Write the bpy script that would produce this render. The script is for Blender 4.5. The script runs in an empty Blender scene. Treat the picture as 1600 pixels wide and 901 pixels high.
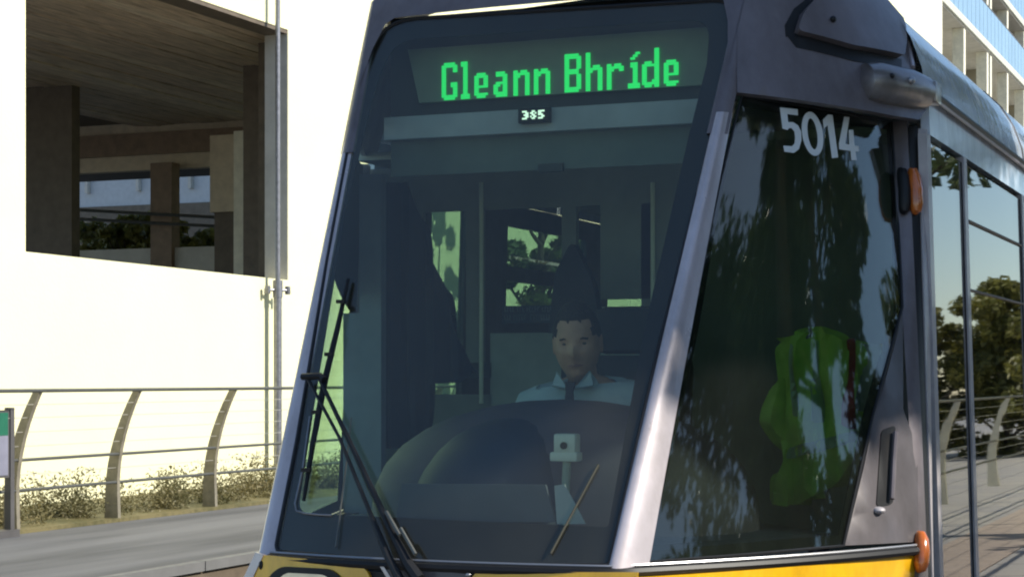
import bpy, bmesh, math, random
import numpy as np
from mathutils import Vector, Matrix
from mathutils.geometry import delaunay_2d_cdt
S = bpy.context.scene
COL = S.collection
random.seed(7)
R = math.radians

# ------------------------------------------------------------------ camera
FPX, YAW, CAM, HOR = 2926.5, 0.400, Vector((2.336, -4.957, 1.6)), 590.0
cd = bpy.data.cameras.new('camera')
co = bpy.data.objects.new('camera', cd)
COL.objects.link(co)
S.camera = co
co.location = CAM
co.rotation_euler = (R(90), 0, YAW)
cd.sensor_width = 36
cd.lens = FPX / 1600 * 36
cd.shift_y = (HOR - 450.5) / 1600
cd.clip_start, cd.clip_end = .1, 3000

# ------------------------------------------------------------------ world, sun, exposure
SUN_EL, SUN_AZ = R(37), R(86)          # azimuth clockwise from +Y
w = bpy.data.worlds.new('World')
S.world = w
w.use_nodes = True
nt = w.node_tree
sky = nt.nodes.new('ShaderNodeTexSky')
sky.sky_type = 'NISHITA'
sky.sun_disc = False
sky.sun_elevation, sky.sun_rotation = SUN_EL, SUN_AZ
sky.air_density, sky.dust_density = 1.0, .1
sky.ozone_density = 2.5
bg = nt.nodes['Background']
bg.inputs['Strength'].default_value = .12
nt.links.new(sky.outputs[0], bg.inputs['Color'])
sl = bpy.data.lights.new('sun', 'SUN')
sl.energy, sl.angle, sl.color = 4.4, R(.53), (1, .95, .85)
so = bpy.data.objects.new('sun', sl)
COL.objects.link(so)
sd = Vector((math.sin(SUN_AZ) * math.cos(SUN_EL), math.cos(SUN_AZ) * math.cos(SUN_EL), math.sin(SUN_EL)))
so.rotation_euler = sd.to_track_quat('Z', 'Y').to_euler()
so.location = (20, 5, 20)
S.view_settings.view_transform = 'Standard'
S.view_settings.look = 'None'
S.view_settings.gamma = 1
S.view_settings.exposure = .55
S.render.engine = 'CYCLES'
S.cycles.max_bounces = 10
S.cycles.transparent_max_bounces = 24
S.cycles.filter_width = 2.1
S.cycles.use_adaptive_sampling = True

# ------------------------------------------------------------------ pixel helpers
FW = Vector((-math.sin(YAW), math.cos(YAW), 0))
RT = Vector((math.cos(YAW), math.sin(YAW), 0))
def proj(p):
    D = Vector(p) - CAM
    d = D.dot(FW)
    return 800 + FPX * D.dot(RT) / d, HOR - FPX * D.z / d
def ray(px, py):
    return FW + RT * ((px - 800) / FPX) + Vector((0, 0, (HOR - py) / FPX))
def on_x(px, py, x):
    r = ray(px, py); return CAM + r * ((x - CAM.x) / r.x)
def on_y(px, py, y):
    r = ray(px, py); return CAM + r * ((y - CAM.y) / r.y)
def on_z(px, py, z):
    r = ray(px, py); return CAM + r * ((z - CAM.z) / r.z)
def on_d(px, py, d):
    return CAM + ray(px, py) * d
def solve(P, px, py, s=.5, z=1.8):
    for _ in range(25):
        a = proj(P(s, z)); h = 1e-4
        b = proj(P(s + h, z)); c = proj(P(s, z + h))
        J = ((b[0] - a[0]) / h, (c[0] - a[0]) / h, (b[1] - a[1]) / h, (c[1] - a[1]) / h)
        det = J[0] * J[3] - J[1] * J[2]
        ex, ey = px - a[0], py - a[1]
        ds, dz = (J[3] * ex - J[1] * ey) / det, (-J[2] * ex + J[0] * ey) / det
        k = min(1, .4 / max(abs(ds), abs(dz), 1e-9))
        s += ds * k; z += dz * k
        if abs(ex) + abs(ey) < .01: break
    return s, z

# ------------------------------------------------------------------ materials
def mat(name):
    m = bpy.data.materials.new(name); m.use_nodes = True
    return m, m.node_tree, m.node_tree.nodes['Principled BSDF']
def noise(nt, scale, detail=4, vec=None, rough=.6, coord='Object', sc=None):
    tc = nt.nodes.new('ShaderNodeTexCoord')
    n = nt.nodes.new('ShaderNodeTexNoise')
    n.inputs['Scale'].default_value = scale
    n.inputs['Detail'].default_value = detail
    n.inputs['Roughness'].default_value = rough
    if sc:
        mp = nt.nodes.new('ShaderNodeMapping'); mp.inputs['Scale'].default_value = sc
        nt.links.new(tc.outputs[coord], mp.inputs[0]); nt.links.new(mp.outputs[0], n.inputs['Vector'])
    else:
        nt.links.new(tc.outputs[coord], n.inputs['Vector'])
    return n
def ramp(nt, fac, stops):
    r = nt.nodes.new('ShaderNodeValToRGB')
    e = r.color_ramp.elements
    while len(e) < len(stops): e.new(.5)
    for i, (p, c) in enumerate(stops):
        e[i].position = p; e[i].color = (*c, 1)
    nt.links.new(fac, r.inputs[0])
    return r
def pmat(name, c, rough=.5, metal=0, coat=0, var=.12, scale=6, bump=0, bscale=60, sc=None, spec=.5):
    m, nt, b = mat(name)
    n = noise(nt, scale, sc=sc)
    lo = tuple(max(0, v * (1 - var)) for v in c); hi = tuple(min(1, v * (1 + var)) for v in c)
    r = ramp(nt, n.outputs[0], [(.3, lo), (.7, hi)])
    nt.links.new(r.outputs[0], b.inputs['Base Color'])
    b.inputs['Roughness'].default_value = rough
    b.inputs['Metallic'].default_value = metal
    b.inputs['Specular IOR Level'].default_value = spec
    b.inputs['Coat Weight'].default_value = coat
    b.inputs['Coat Roughness'].default_value = .06
    if bump:
        bn = noise(nt, bscale, 3, sc=sc)
        bp = nt.nodes.new('ShaderNodeBump'); bp.inputs['Strength'].default_value = bump
        bp.inputs['Distance'].default_value = .02
        nt.links.new(bn.outputs[0], bp.inputs['Height'])
        nt.links.new(bp.outputs[0], b.inputs['Normal'])
        if coat: nt.links.new(bp.outputs[0], b.inputs['Coat Normal'])
    return m
def grime(m, amt=.35):
    nt = m.node_tree; b = nt.nodes['Principled BSDF']; src = b.inputs['Base Color'].links[0].from_socket
    n = noise(nt, 3.5, 9, rough=.75, sc=(1, 1, .45)); r = ramp(nt, n.outputs[0], [(.42, (1, 1, 1)), (.72, (1 - amt, 1 - amt * 1.05, 1 - amt * 1.15))])
    mx = nt.nodes.new('ShaderNodeMix'); mx.data_type = 'RGBA'; mx.blend_type = 'MULTIPLY'; mx.inputs[0].default_value = 1
    nt.links.new(src, mx.inputs[6]); nt.links.new(r.outputs[0], mx.inputs[7]); nt.links.new(mx.outputs[2], b.inputs['Base Color'])
    n2 = noise(nt, 7, 6); mr = nt.nodes.new('ShaderNodeMapRange'); r0 = b.inputs['Roughness'].default_value
    mr.inputs[3].default_value = r0 * .75; mr.inputs[4].default_value = r0 * 1.5
    nt.links.new(n2.outputs[0], mr.inputs[0]); nt.links.new(mr.outputs[0], b.inputs['Roughness'])
def glass(name, tint, ior=1.5, wob=.0, wscale=3, rough=0.0, dust_haze=0.0, dcol=(.42, .44, .40)):
    m = bpy.data.materials.new(name); m.use_nodes = True; nt = m.node_tree; nt.nodes.clear()
    o = nt.nodes.new('ShaderNodeOutputMaterial')
    tr = nt.nodes.new('ShaderNodeBsdfTransparent'); tr.inputs[0].default_value = (*tint, 1)
    gl = nt.nodes.new('ShaderNodeBsdfGlossy'); gl.inputs['Roughness'].default_value = rough
    gl.inputs[0].default_value = (1, 1, 1, 1)
    fr = nt.nodes.new('ShaderNodeFresnel'); ge = nt.nodes.new('ShaderNodeNewGeometry'); mr = nt.nodes.new('ShaderNodeMapRange')
    nt.links.new(ge.outputs['Backfacing'], mr.inputs[0]); mr.inputs[3].default_value = ior; mr.inputs[4].default_value = 1 / ior
    nt.links.new(mr.outputs[0], fr.inputs[0])     # the same reflection from both faces of the pane
    mx = nt.nodes.new('ShaderNodeMixShader')
    nt.links.new(fr.outputs[0], mx.inputs[0]); nt.links.new(tr.outputs[0], mx.inputs[1]); nt.links.new(gl.outputs[0], mx.inputs[2])
    if dust_haze:            # thin uneven dusty film, painted in for the reflected haze on the pane
        df = nt.nodes.new('ShaderNodeBsdfDiffuse'); df.inputs[0].default_value = (*dcol, 1)
        nd_ = noise(nt, 2.2, 5, sc=(1, 1, .6)); mr2 = nt.nodes.new('ShaderNodeMapRange')
        nt.links.new(nd_.outputs[0], mr2.inputs[0]); mr2.inputs[1].default_value = .3; mr2.inputs[2].default_value = .7
        mr2.inputs[3].default_value = dust_haze * .55; mr2.inputs[4].default_value = dust_haze * 1.35
        m2 = nt.nodes.new('ShaderNodeMixShader'); nt.links.new(mr2.outputs[0], m2.inputs[0])
        nt.links.new(mx.outputs[0], m2.inputs[1]); nt.links.new(df.outputs[0], m2.inputs[2]); nt.links.new(m2.outputs[0], o.inputs[0])
    else:
        nt.links.new(mx.outputs[0], o.inputs[0])
    if wob:
        n = noise(nt, wscale, 2)
        bp = nt.nodes.new('ShaderNodeBump'); bp.inputs['Strength'].default_value = wob; bp.inputs['Distance'].default_value = .02
        nt.links.new(n.outputs[0], bp.inputs['Height'])
        nt.links.new(bp.outputs[0], gl.inputs['Normal']); nt.links.new(bp.outputs[0], fr.inputs['Normal'])
    return m
def emat(name, c, s):
    m, nt, b = mat(name)
    b.inputs['Base Color'].default_value = (*c, 1)
    b.inputs['Emission Color'].default_value = (*c, 1)
    b.inputs['Emission Strength'].default_value = s
    b.inputs['Roughness'].default_value = .6
    return m

M = {}
M['white_wall'] = pmat('pale_render', (.83, .79, .50), .8, var=.03, scale=.8, bump=.15, bscale=30)
M['concrete'] = pmat('concrete', (.56, .53, .47), .8, var=.12, scale=3, bump=.3, bscale=25)
M['soffit'] = pmat('soffit_timber', (.52, .40, .28), .55, var=.4, scale=2.2, sc=(8, .8, 1), bump=.2)
M['soffit2'] = pmat('soffit_timber_light', (.62, .50, .36), .55, var=.35, scale=2.2, sc=(8, .8, 1), bump=.2)
M['brown'] = pmat('brown_cladding', (.24, .16, .10), .6, var=.2)
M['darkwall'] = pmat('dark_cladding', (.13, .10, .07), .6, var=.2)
M['beige'] = pmat('beige_cladding', (.60, .50, .36), .7)
M['paleblue'] = pmat('pale_blue_cladding', (.50, .52, .54), .6, var=.08)
M['steel'] = pmat('galvanised_steel', (.24, .24, .26), .45, .7, var=.2, scale=20)
M['khaki'] = pmat('weathered_steel_post', (.27, .24, .18), .5, .3, var=.2, scale=12)
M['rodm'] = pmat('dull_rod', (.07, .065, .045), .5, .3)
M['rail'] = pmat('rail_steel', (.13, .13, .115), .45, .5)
M['wire'] = pmat('wire', (.5, .48, .42), .5, .4)
M['board_green'] = pmat('sign_green', (.015, .13, .075), .45, var=.1)
M['board_grey'] = pmat('sign_pale', (.22, .22, .28), .4, var=.15, scale=5)
M['board_frame'] = pmat('sign_frame', (.09, .085, .085), .45)
# paint of the tram
M['body'] = pmat('tram_grey_paint', (.165, .142, .15), .38, .3, .15, var=.14, scale=4, bump=.06, bscale=9)
M['body2'] = pmat('tram_grey_panel', (.105, .092, .098), .42, .25, .2, var=.14, scale=5)
M['silver'] = pmat('tram_silver_paint', (.52, .47, .49), .27, .3, .4, var=.05, scale=5, bump=.05, bscale=6)
M['roofside'] = pmat('tram_roof_panel', (.66, .74, .86), .18, .12, .6, var=.05, bump=.12, bscale=5)
M['podm'] = pmat('tram_silver_pod', (.27, .245, .235), .28, .6, .3, var=.2, scale=14)
M['yellow'] = pmat('tram_yellow_paint', (.86, .46, .008), .3, 0, .6, var=.06, scale=3, bump=.05, bscale=6)
M['black'] = pmat('black_rubber', (.012, .012, .013), .45, spec=.3)
M['frit'] = pmat('black_glass_border', (.006, .007, .012), .5, var=.1, spec=.2)
M['trim'] = pmat('bright_trim', (.34, .34, .35), .3, .7)
M['post'] = pmat('door_post_metal', (.42, .39, .40), .5, .15, .2, var=.12, scale=10)
M['amber'] = pmat('amber_lens', (.50, .125, .018), .2, 0, .8, var=.2, scale=30)
M['lamp_glass'] = pmat('headlight_lens', (.62, .50, .36), .15, .2, .8, var=.2, scale=12)
M['digit'] = pmat('white_transfer', (.62, .64, .62), .5, var=.04)
M['cabgrey'] = pmat('cab_grey_green', (.38, .42, .38), .7)
M['cabdark'] = pmat('cab_dark_plastic', (.05, .055, .056), .75)
M['bulk'] = pmat('bulkhead_lining', (.27, .28, .25), .75)
M['cabblind'] = pmat('cab_blind', (.13, .16, .15), .8)
M['visor'] = pmat('cab_visor_rail', (.38, .40, .45), .55)
M['dash'] = pmat('dash_navy', (.085, .068, .105), .65, var=.12, scale=8)
M['dash2'] = pmat('dash_binnacle', (.030, .038, .080), .6, var=.12)
M['dashlight'] = pmat('dash_pale_panel', (.11, .115, .16), .6)
M['ledpanel'] = pmat('display_panel', (.24, .29, .23), .7)
M['led'] = emat('green_led', (.02, .66, .14), .9)
M['whiteled'] = emat('white_led', (.75, 1.0, .82), .9)
M['navy'] = pmat('navy_cloth', (.008, .009, .022), .9)
M['cream'] = pmat('cream_pole', (.85, .85, .66), .35)
M['signblue'] = pmat('notice_blue', (.035, .055, .085), .6)
M['signtext'] = pmat('notice_lettering', (.22, .25, .27), .6)
M['seatcloth'] = pmat('seat_cloth', (.03, .032, .038), .9)
M['cabcam'] = pmat('white_device', (.72, .72, .68), .4)
M['paper'] = pmat('paper', (.5, .5, .55), .8)
M['skin'] = pmat('skin', (.52, .28, .19), .55, var=.18, scale=20)
M['hair'] = pmat('dark_hair', (.018, .014, .012), .6, bump=.6, bscale=160)
M['shirt'] = pmat('pale_blue_shirt', (.42, .50, .56), .8, var=.08, bump=.3, bscale=14)
M['tie'] = pmat('dark_tie', (.03, .022, .035), .6)
M['trousers'] = pmat('dark_trousers', (.02, .022, .03), .85)
M['eye'] = pmat('eye_dark', (.02, .015, .012), .3)
M['lips'] = pmat('lips', (.32, .14, .12), .5)
M['hivis'] = pmat('hi_vis_green', (.52, .92, .13), .75, var=.3, scale=8)
M['reflect'] = pmat('reflective_tape', (.42, .58, .42), .4, .3)
M['red'] = pmat('red_trim', (.42, .02, .025), .5)
for k_, a_ in (('body', .4), ('body2', .4), ('silver', .3), ('yellow', .4), ('roofside', .35), ('podm', .3), ('post', .3)): grime(M[k_], a_)
M['ws_glass'] = glass('windscreen_glass', (.84, .90, .84), 1.48, dust_haze=.026, dcol=(.56, .48, .38))
M['side_glass'] = glass('cab_side_glass', (.56, .62, .56), 1.58, .04, 2.2, rough=.028, dust_haze=.012)
M['door_glass'] = glass('door_glass', (.28, .32, .31), 1.9, .012, 2, rough=.015, dust_haze=.01)
M['cab_lining'] = pmat('cab_lining', (.19, .20, .24), .75)
M['clear_pane'] = glass('clear_far_pane', (.80, .95, .86), 1.08)
M['far_glass'] = glass('tinted_far_glass', (.44, .58, .52), 1.4)
M['inner_glass'] = glass('inner_glass', (.75, .85, .80), 1.3)
M['balu'] = pmat('blue_balustrade_glass', (.27, .40, .50), .12, .0, .6, var=.12, scale=.6)
M['bwall'] = pmat('balcony_back_wall', (.30, .27, .20), .8, var=.2, scale=.7)
M['bdark'] = pmat('balcony_dark_opening', (.05, .05, .045), .5)
M['bcol'] = pmat('white_column', (.74, .70, .56), .7)
M['bslab'] = pmat('balcony_slab', (.50, .50, .43), .7)
M['bark'] = pmat('bark', (.10, .075, .05), .9, var=.35, scale=5, sc=(3, 3, .6), bump=.8)

def leafmat(name, c, c2):
    m, nt, b = mat(name)
    n = noise(nt, 1.1, 3)
    n2 = noise(nt, 18, 2)
    mx = nt.nodes.new('ShaderNodeMath'); mx.operation = 'MULTIPLY_ADD'
    nt.links.new(n2.outputs[0], mx.inputs[0]); mx.inputs[1].default_value = .6
    nt.links.new(n.outputs[0], mx.inputs[2])
    r = ramp(nt, mx.outputs[0], [(.55, c), (.95, c2)])
    nt.links.new(r.outputs[0], b.inputs['Base Color'])
    b.inputs['Roughness'].default_value = .55
    out = nt.nodes['Material Output']
    t = nt.nodes.new('ShaderNodeBsdfTranslucent'); nt.links.new(r.outputs[0], t.inputs[0])
    ms = nt.nodes.new('ShaderNodeMixShader'); ms.inputs[0].default_value = .3
    nt.links.new(b.outputs[0], ms.inputs[1]); nt.links.new(t.outputs[0], ms.inputs[2]); nt.links.new(ms.outputs[0], out.inputs[0])
    return m
M['leaf'] = leafmat('foliage_dark', (.03, .055, .018), (.085, .12, .035))
M['leaf2'] = leafmat('foliage_autumn', (.09, .105, .02), (.24, .22, .05))
M['leaf3'] = leafmat('foliage_mid', (.06, .09, .02), (.16, .19, .05))
M['weed'] = leafmat('weed_foliage', (.075, .078, .03), (.25, .21, .10))

# ground materials
def ground_mat():
    m, nt, b = mat('asphalt')
    n = noise(nt, 130, 3); n2 = noise(nt, .5, 4, sc=(3.2, .35, 1))
    r = ramp(nt, n.outputs[0], [(.3, (.115, .115, .122)), (.7, (.18, .18, .188))])
    r2 = ramp(nt, n2.outputs[0], [(.36, (.55, .55, .56)), (.62, (1.05, 1.05, 1.05))])  # long dark streaks in the colour stand in for shadows on the platform
    mx = nt.nodes.new('ShaderNodeMix'); mx.data_type = 'RGBA'; mx.blend_type = 'MULTIPLY'; mx.inputs[0].default_value = 1
    nt.links.new(r.outputs[0], mx.inputs[6]); nt.links.new(r2.outputs[0], mx.inputs[7])
    nt.links.new(mx.outputs[2], b.inputs['Base Color']); b.inputs['Roughness'].default_value = .85
    bp = nt.nodes.new('ShaderNodeBump'); bp.inputs['Strength'].default_value = .4; bp.inputs['Distance'].default_value = .01
    nt.links.new(n.outputs[0], bp.inputs['Height']); nt.links.new(bp.outputs[0], b.inputs['Normal'])
    return m
M['asphalt'] = ground_mat()
M['ground'] = pmat('trackbed_concrete', (.16, .155, .145), .9, var=.25, scale=2, bump=.4)
M['coping'] = pmat('coping_stone', (.15, .15, .15), .7, var=.12, scale=4)
def paving_mat():
    m, nt, b = mat('pale_paving')
    tc = nt.nodes.new('ShaderNodeTexCoord')
    mp = nt.nodes.new('ShaderNodeMapping'); nt.links.new(tc.outputs['Object'], mp.inputs[0]); mp.inputs['Rotation'].default_value = (0, 0, R(90))
    br = nt.nodes.new('ShaderNodeTexBrick')
    br.inputs['Scale'].default_value = 1; br.inputs['Brick Width'].default_value = .9; br.inputs['Row Height'].default_value = .6
    br.inputs['Mortar Size'].default_value = .012
    br.inputs['Color1'].default_value = (.40, .37, .32, 1); br.inputs['Color2'].default_value = (.34, .32, .30, 1); br.inputs['Mortar'].default_value = (.10, .10, .09, 1)
    nt.links.new(mp.outputs[0], br.inputs[0]); nt.links.new(br.outputs[0], b.inputs['Base Color']); b.inputs['Roughness'].default_value = .8
    return m
M['paving'] = paving_mat()
M['tactile'] = pmat('buff_tactile_paving', (.40, .32, .25), .8)

# ------------------------------------------------------------------ mesh helpers
class MB:
    def __init__(s): s.v = []; s.f = []
    def add(s, vs, fs):
        n = len(s.v); s.v += [tuple(v) for v in vs]; s.f += [tuple(i + n for i in f) for f in fs]
        return s
    def box(s, c, d, rz=0, rx=0, ry=0, bev=0):
        mt = Matrix.Translation(c) @ Matrix.Rotation(rz, 4, 'Z') @ Matrix.Rotation(ry, 4, 'Y') @ Matrix.Rotation(rx, 4, 'X')
        hx, hy, hz = d[0] / 2, d[1] / 2, d[2] / 2
        if bev <= 0:
            vs = [mt @ Vector((x, y, z)) for x in (-hx, hx) for y in (-hy, hy) for z in (-hz, hz)]
            return s.add(vs, [(0, 1, 3, 2), (4, 6, 7, 5), (0, 4, 5, 1), (2, 3, 7, 6), (0, 2, 6, 4), (1, 5, 7, 3)])
        bm = bmesh.new(); bmesh.ops.create_cube(bm, size=1)
        bmesh.ops.scale(bm, vec=d, verts=bm.verts)
        bmesh.ops.bevel(bm, geom=bm.edges[:], offset=bev, segments=2, affect='EDGES', profile=.6)
        bm.verts.index_update()
        vs = [mt @ v.co for v in bm.verts]; fs = [[v.index for v in f.verts] for f in bm.faces]
        bm.free(); return s.add(vs, fs)
    def span(s, a, b): 
        a, b = Vector(a), Vector(b)
        return s.box((a + b) / 2, [abs(x) for x in (b - a)])
    def tube(s, pts, r, n=10, flat=1.0, cap=True):
        pts = [Vector(p) for p in pts]; rs = r if isinstance(r, (list, tuple)) else [r] * len(pts)
        rings = []; up0 = None
        for i, p in enumerate(pts):
            t = (pts[min(i + 1, len(pts) - 1)] - pts[max(i - 1, 0)]).normalized()
            if up0 is None:
                up0 = Vector((0, 0, 1)) if abs(t.z) < .9 else Vector((0, 1, 0))
            a = t.cross(up0).normalized(); b = a.cross(t).normalized(); up0 = b
            rings.append([p + (a * math.cos(2 * math.pi * k / n) + b * flat * math.sin(2 * math.pi * k / n)) * rs[i] for k in range(n)])
        vs = [v for g in rings for v in g]; fs = []
        for i in range(len(pts) - 1):
            for k in range(n):
                k2 = (k + 1) % n
                fs.append((i * n + k, i * n + k2, (i + 1) * n + k2, (i + 1) * n + k))
        if cap:
            fs.append(tuple(range(n))[::-1]); fs.append(tuple((len(pts) - 1) * n + k for k in range(n)))
        return s.add(vs, fs)
    def prism(s, poly, nrm):       # poly: 3-D points, extruded by vector nrm
        n = len(poly); nrm = Vector(nrm)
        vs = [Vector(p) for p in poly] + [Vector(p) + nrm for p in poly]
        return s.add(vs, [tuple(range(n))[::-1], tuple(range(n, 2 * n))] + [(i, (i + 1) % n, n + (i + 1) % n, n + i) for i in range(n)])
    def ball(s, c, r, nu=16, nv=10, fn=None):
        vs = []; c = Vector(c); r = Vector(r) if not isinstance(r, (int, float)) else Vector((r, r, r))
        for j in range(nv + 1):
            th = math.pi * j / nv
            for i in range(nu):
                ph = 2 * math.pi * i / nu
                d = Vector((math.sin(th) * math.cos(ph), math.sin(th) * math.sin(ph), math.cos(th)))
                vs.append(c + (fn(d) if fn else Vector((d.x * r.x, d.y * r.y, d.z * r.z))))
        fs = [(j * nu + i, (j + 1) * nu + i, (j + 1) * nu + (i + 1) % nu, j * nu + (i + 1) % nu) for j in range(nv) for i in range(nu)]
        return s.add(vs, fs)
    def build(s, name, m, parent=None, smooth=35):
        me = bpy.data.meshes.new(name); me.from_pydata(s.v, [], s.f)
        bm = bmesh.new(); bm.from_mesh(me)
        bmesh.ops.remove_doubles(bm, verts=bm.verts, dist=1e-5)
        bmesh.ops.recalc_face_normals(bm, faces=bm.faces)
        bm.to_mesh(me); bm.free()
        return link(name, me, m, parent, smooth)
def link(name, me, m, parent=None, smooth=35):
    if m is not None: me.materials.append(m)
    if smooth:
        me.polygons.foreach_set('use_smooth', [True] * len(me.polygons))
        me.set_sharp_from_angle(angle=R(smooth))
    o = bpy.data.objects.new(name, me); COL.objects.link(o)
    if parent:
        o.parent = parent
        pm = parent
        loc = Vector(pm.location)
        while pm.parent: pm = pm.parent; loc += pm.location
        o.location = -loc
    return o
def tag(o, label, cat, group=None, kind=None):
    if label: o['label'] = label
    if cat: o['category'] = cat
    if group: o['group'] = group
    if kind: o['kind'] = kind
    return o
def struct(o): o['kind'] = 'structure'; return o
def empty(name, loc=(0, 0, 0)):
    o = bpy.data.objects.new(name, None); COL.objects.link(o); o.location = loc; o.empty_display_size = .1
    return o

# surface panels: outline given in (s,z) of a patch, or in picture coordinates on that patch
def normal(P, s, z, out):
    h = 1e-3
    n = (P(s + h, z) - P(s - h, z)).cross(P(s, z + h) - P(s, z - h)).normalized()
    return n if n.dot(out) > 0 else -n
def densify(poly, step):
    o = []
    for i, a in enumerate(poly):
        b = poly[(i + 1) % len(poly)]; n = max(1, int(math.dist(a, b) / step))
        o += [(a[0] + (b[0] - a[0]) * k / n, a[1] + (b[1] - a[1]) * k / n) for k in range(n)]
    return o
def rounded(poly, rads, n=6):
    o = []; L = len(poly)
    for i, p in enumerate(poly):
        r = rads[i] if isinstance(rads, (list, tuple)) else rads
        if r <= 0: o.append(p); continue
        a, b = Vector(poly[i - 1]), Vector(poly[(i + 1) % L]); c = Vector(p)
        da, db = (a - c), (b - c)
        r1 = min(r, da.length * .48, db.length * .48)
        p0, p2 = c + da.normalized() * r1, c + db.normalized() * r1
        for k in range(n + 1):
            t = k / n; o.append(tuple((1 - t) ** 2 * p0 + 2 * t * (1 - t) * c + t * t * p2))
    return o
def inside(pt, poly):
    x, y = pt; c = False; n = len(poly)
    for i in range(n):
        x1, y1 = poly[i]; x2, y2 = poly[(i + 1) % n]
        if (y1 > y) != (y2 > y) and x < (x2 - x1) * (y - y1) / (y2 - y1) + x1: c = not c
    return c
def panel(P, outline, m, name, parent, holes=(), off=0, th=.008, out=Vector((1, -1, 0)), px=True, step=.07, guess=(.5, 1.8), smooth=40):
    if px:
        outline = [solve(P, *q, *guess) for q in densify(outline, 25)]
        holes = [[solve(P, *q, *guess) for q in densify(h, 25)] for h in holes]
    else:
        outline = densify(outline, step); holes = [densify(h, step) for h in holes]
    pts = []; edges = []
    for poly in [outline] + list(holes):
        n0 = len(pts); pts += [Vector(q) for q in poly]
        edges += [(n0 + i, n0 + (i + 1) % len(poly)) for i in range(len(poly))]
    xs = [q[0] for q in outline]; zs = [q[1] for q in outline]
    gx = min(xs) + step * .5
    while gx < max(xs):
        gz = min(zs) + step * .5
        while gz < max(zs):
            q = (gx, gz)
            if inside(q, outline) and not any(inside(q, h) for h in holes): pts.append(Vector(q))
            gz += step
        gx += step
    vo, eo, fo, *_ = delaunay_2d_cdt(pts, edges, [], 0, 1e-7)
    tris = []
    for f in fo:
        c = sum((vo[i] for i in f), Vector((0, 0))) / len(f)
        if inside(c, outline) and not any(inside(c, h) for h in holes): tris.append(tuple(f))
    used = sorted({i for f in tris for i in f}); mp = {u: k for k, u in enumerate(used)}
    tris = [tuple(mp[i] for i in f) for f in tris]
    A = []; B = []
    for u in used:
        s, z = vo[u]; p = P(s, z); nn = normal(P, s, z, out)
        A.append(p + nn * off); B.append(p + nn * (off - th))
    n = len(A); cnt = {}
    for f in tris:
        for i in range(3):
            e = (f[i], f[(i + 1) % 3]); k = (min(e), max(e)); cnt.setdefault(k, []).append(e)
    fs = list(tris) + [tuple(i + n for i in f[::-1]) for f in tris]
    for k, e in cnt.items():
        if len(e) == 1: a, b = e[0]; fs.append((b, a, a + n, b + n))
    mb = MB(); mb.add(A + B, fs)
    return mb.build(name, m, parent, smooth)

# ------------------------------------------------------------------ shape of the tram nose
ZB = 1.075
def corner(z):
    t = z - ZB; return Vector((.543 + .075 * t, .519 * t - .002 * t * t, z))
def front(s, z):
    c = corner(z); return Vector((c.x * s, c.y - .06 * (1 - s * s), z))
def jpt(z):
    t = z - ZB; return Vector((1.2 - .1135 * t, 1.014 + .291 * t, z))
def side(v, z):
    a, b = corner(z), jpt(z)
    m = (a + b) / 2 + Vector((.83, -.5, 0)) * .10
    return a * (1 - v) ** 2 + m * 2 * v * (1 - v) + b * v * v
def kpt(z):
    t = z - ZB; return Vector((1.2 - .03 * t, 1.30 + .10 * t, z))
def fairend(z):
    t = min(1.3, max(-.3, (z - 2.5) / .4)); return Vector((1.155 - .135 * t - .05 * t * t, 1.44 + .06 * t, z))
def fair(v, z):
    a, b = corner(z), fairend(z)
    m = (a + b) / 2 + Vector((.83, -.5, 0)) * .13
    return a * (1 - v) ** 2 + m * 2 * v * (1 - v) + b * v * v
def lside_x(v, z, far=1.75):
    a = corner(z); b = Vector((1.2 - .04 * (z - ZB), far, z))
    m = (a + b) / 2 + Vector((.9, -.42, 0)) * .05
    return a * (1 - v) ** 2 + m * 2 * v * (1 - v) + b * v * v
def fairl(v, z):
    a = corner(z); b = Vector((1.155 - .30 * (z - 2.4), 1.80, z))
    m = (a + b) / 2 + Vector((.9, -.42, 0)) * .05
    return a * (1 - v) ** 2 + m * 2 * v * (1 - v) + b * v * v
def mir(P): return lambda s, z: Vector((-P(s, z).x, P(s, z).y, z))
def bodyside(y, z): return Vector((1.2 - .03 * (z - ZB), y, z))
OUTR = Vector((1, -.7, .2)); OUTL = Vector((-1, -.7, .2)); OUTF = Vector((0, -1, .4))

tram = tag(empty('tram', (0, 0, 0)), 'silver grey and yellow tram with a lit green destination display above its raked windscreen', 'tram')

# ---- windscreen
ws_out = rounded([(431, 862), (465, 690), (512, 410), (556, 175), (592, 34), (1152, 0), (1147, 80), (1122, 180), (1030, 545), (953, 884), (700, 884)],
                 [14, 0, 0, 0, 60, 42, 0, 0, 0, 10, 0])
ws_in = rounded([(463, 800), (486, 650), (538, 330), (588, 125), (618, 62), (1110, 28), (1104, 100), (1075, 215), (1005, 520), (950, 822)],
                [22, 0, 0, 60, 50, 36, 0, 0, 0, 6])
ws = panel(front, ws_out, M['ws_glass'], 'windscreen', tram, off=.004, th=.003, out=OUTF, guess=(0, 1.8))
panel(front, ws_out, M['frit'], 'glass_border', ws, holes=[ws_in], off=-.004, th=.004, out=OUTF, guess=(0, 1.8))
# bright line round the lower left corner of the clear area, along two sides of it
seam = [solve(front, *q, 0, 1.8) for q in [(486, 650), (475, 730), (463, 785), (465, 797), (478, 801), (500, 803), (520, 804)]]
MB().tube([front(s, z) + Vector((0, -.008, 0)) for s, z in seam], .0028, 6).build('glass_edge_strip', M['trim'], ws)
# rubber seal round the glass
seal = [solve(front, *q, 0, 1.8) for q in densify(ws_out, 30)]
sp = [front(s, z) + Vector((0, -.004, .002)) for s, z in seal]
MB().tube(sp + [sp[0]], .007, 6, cap=False).build('seal', M['black'], ws)

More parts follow.
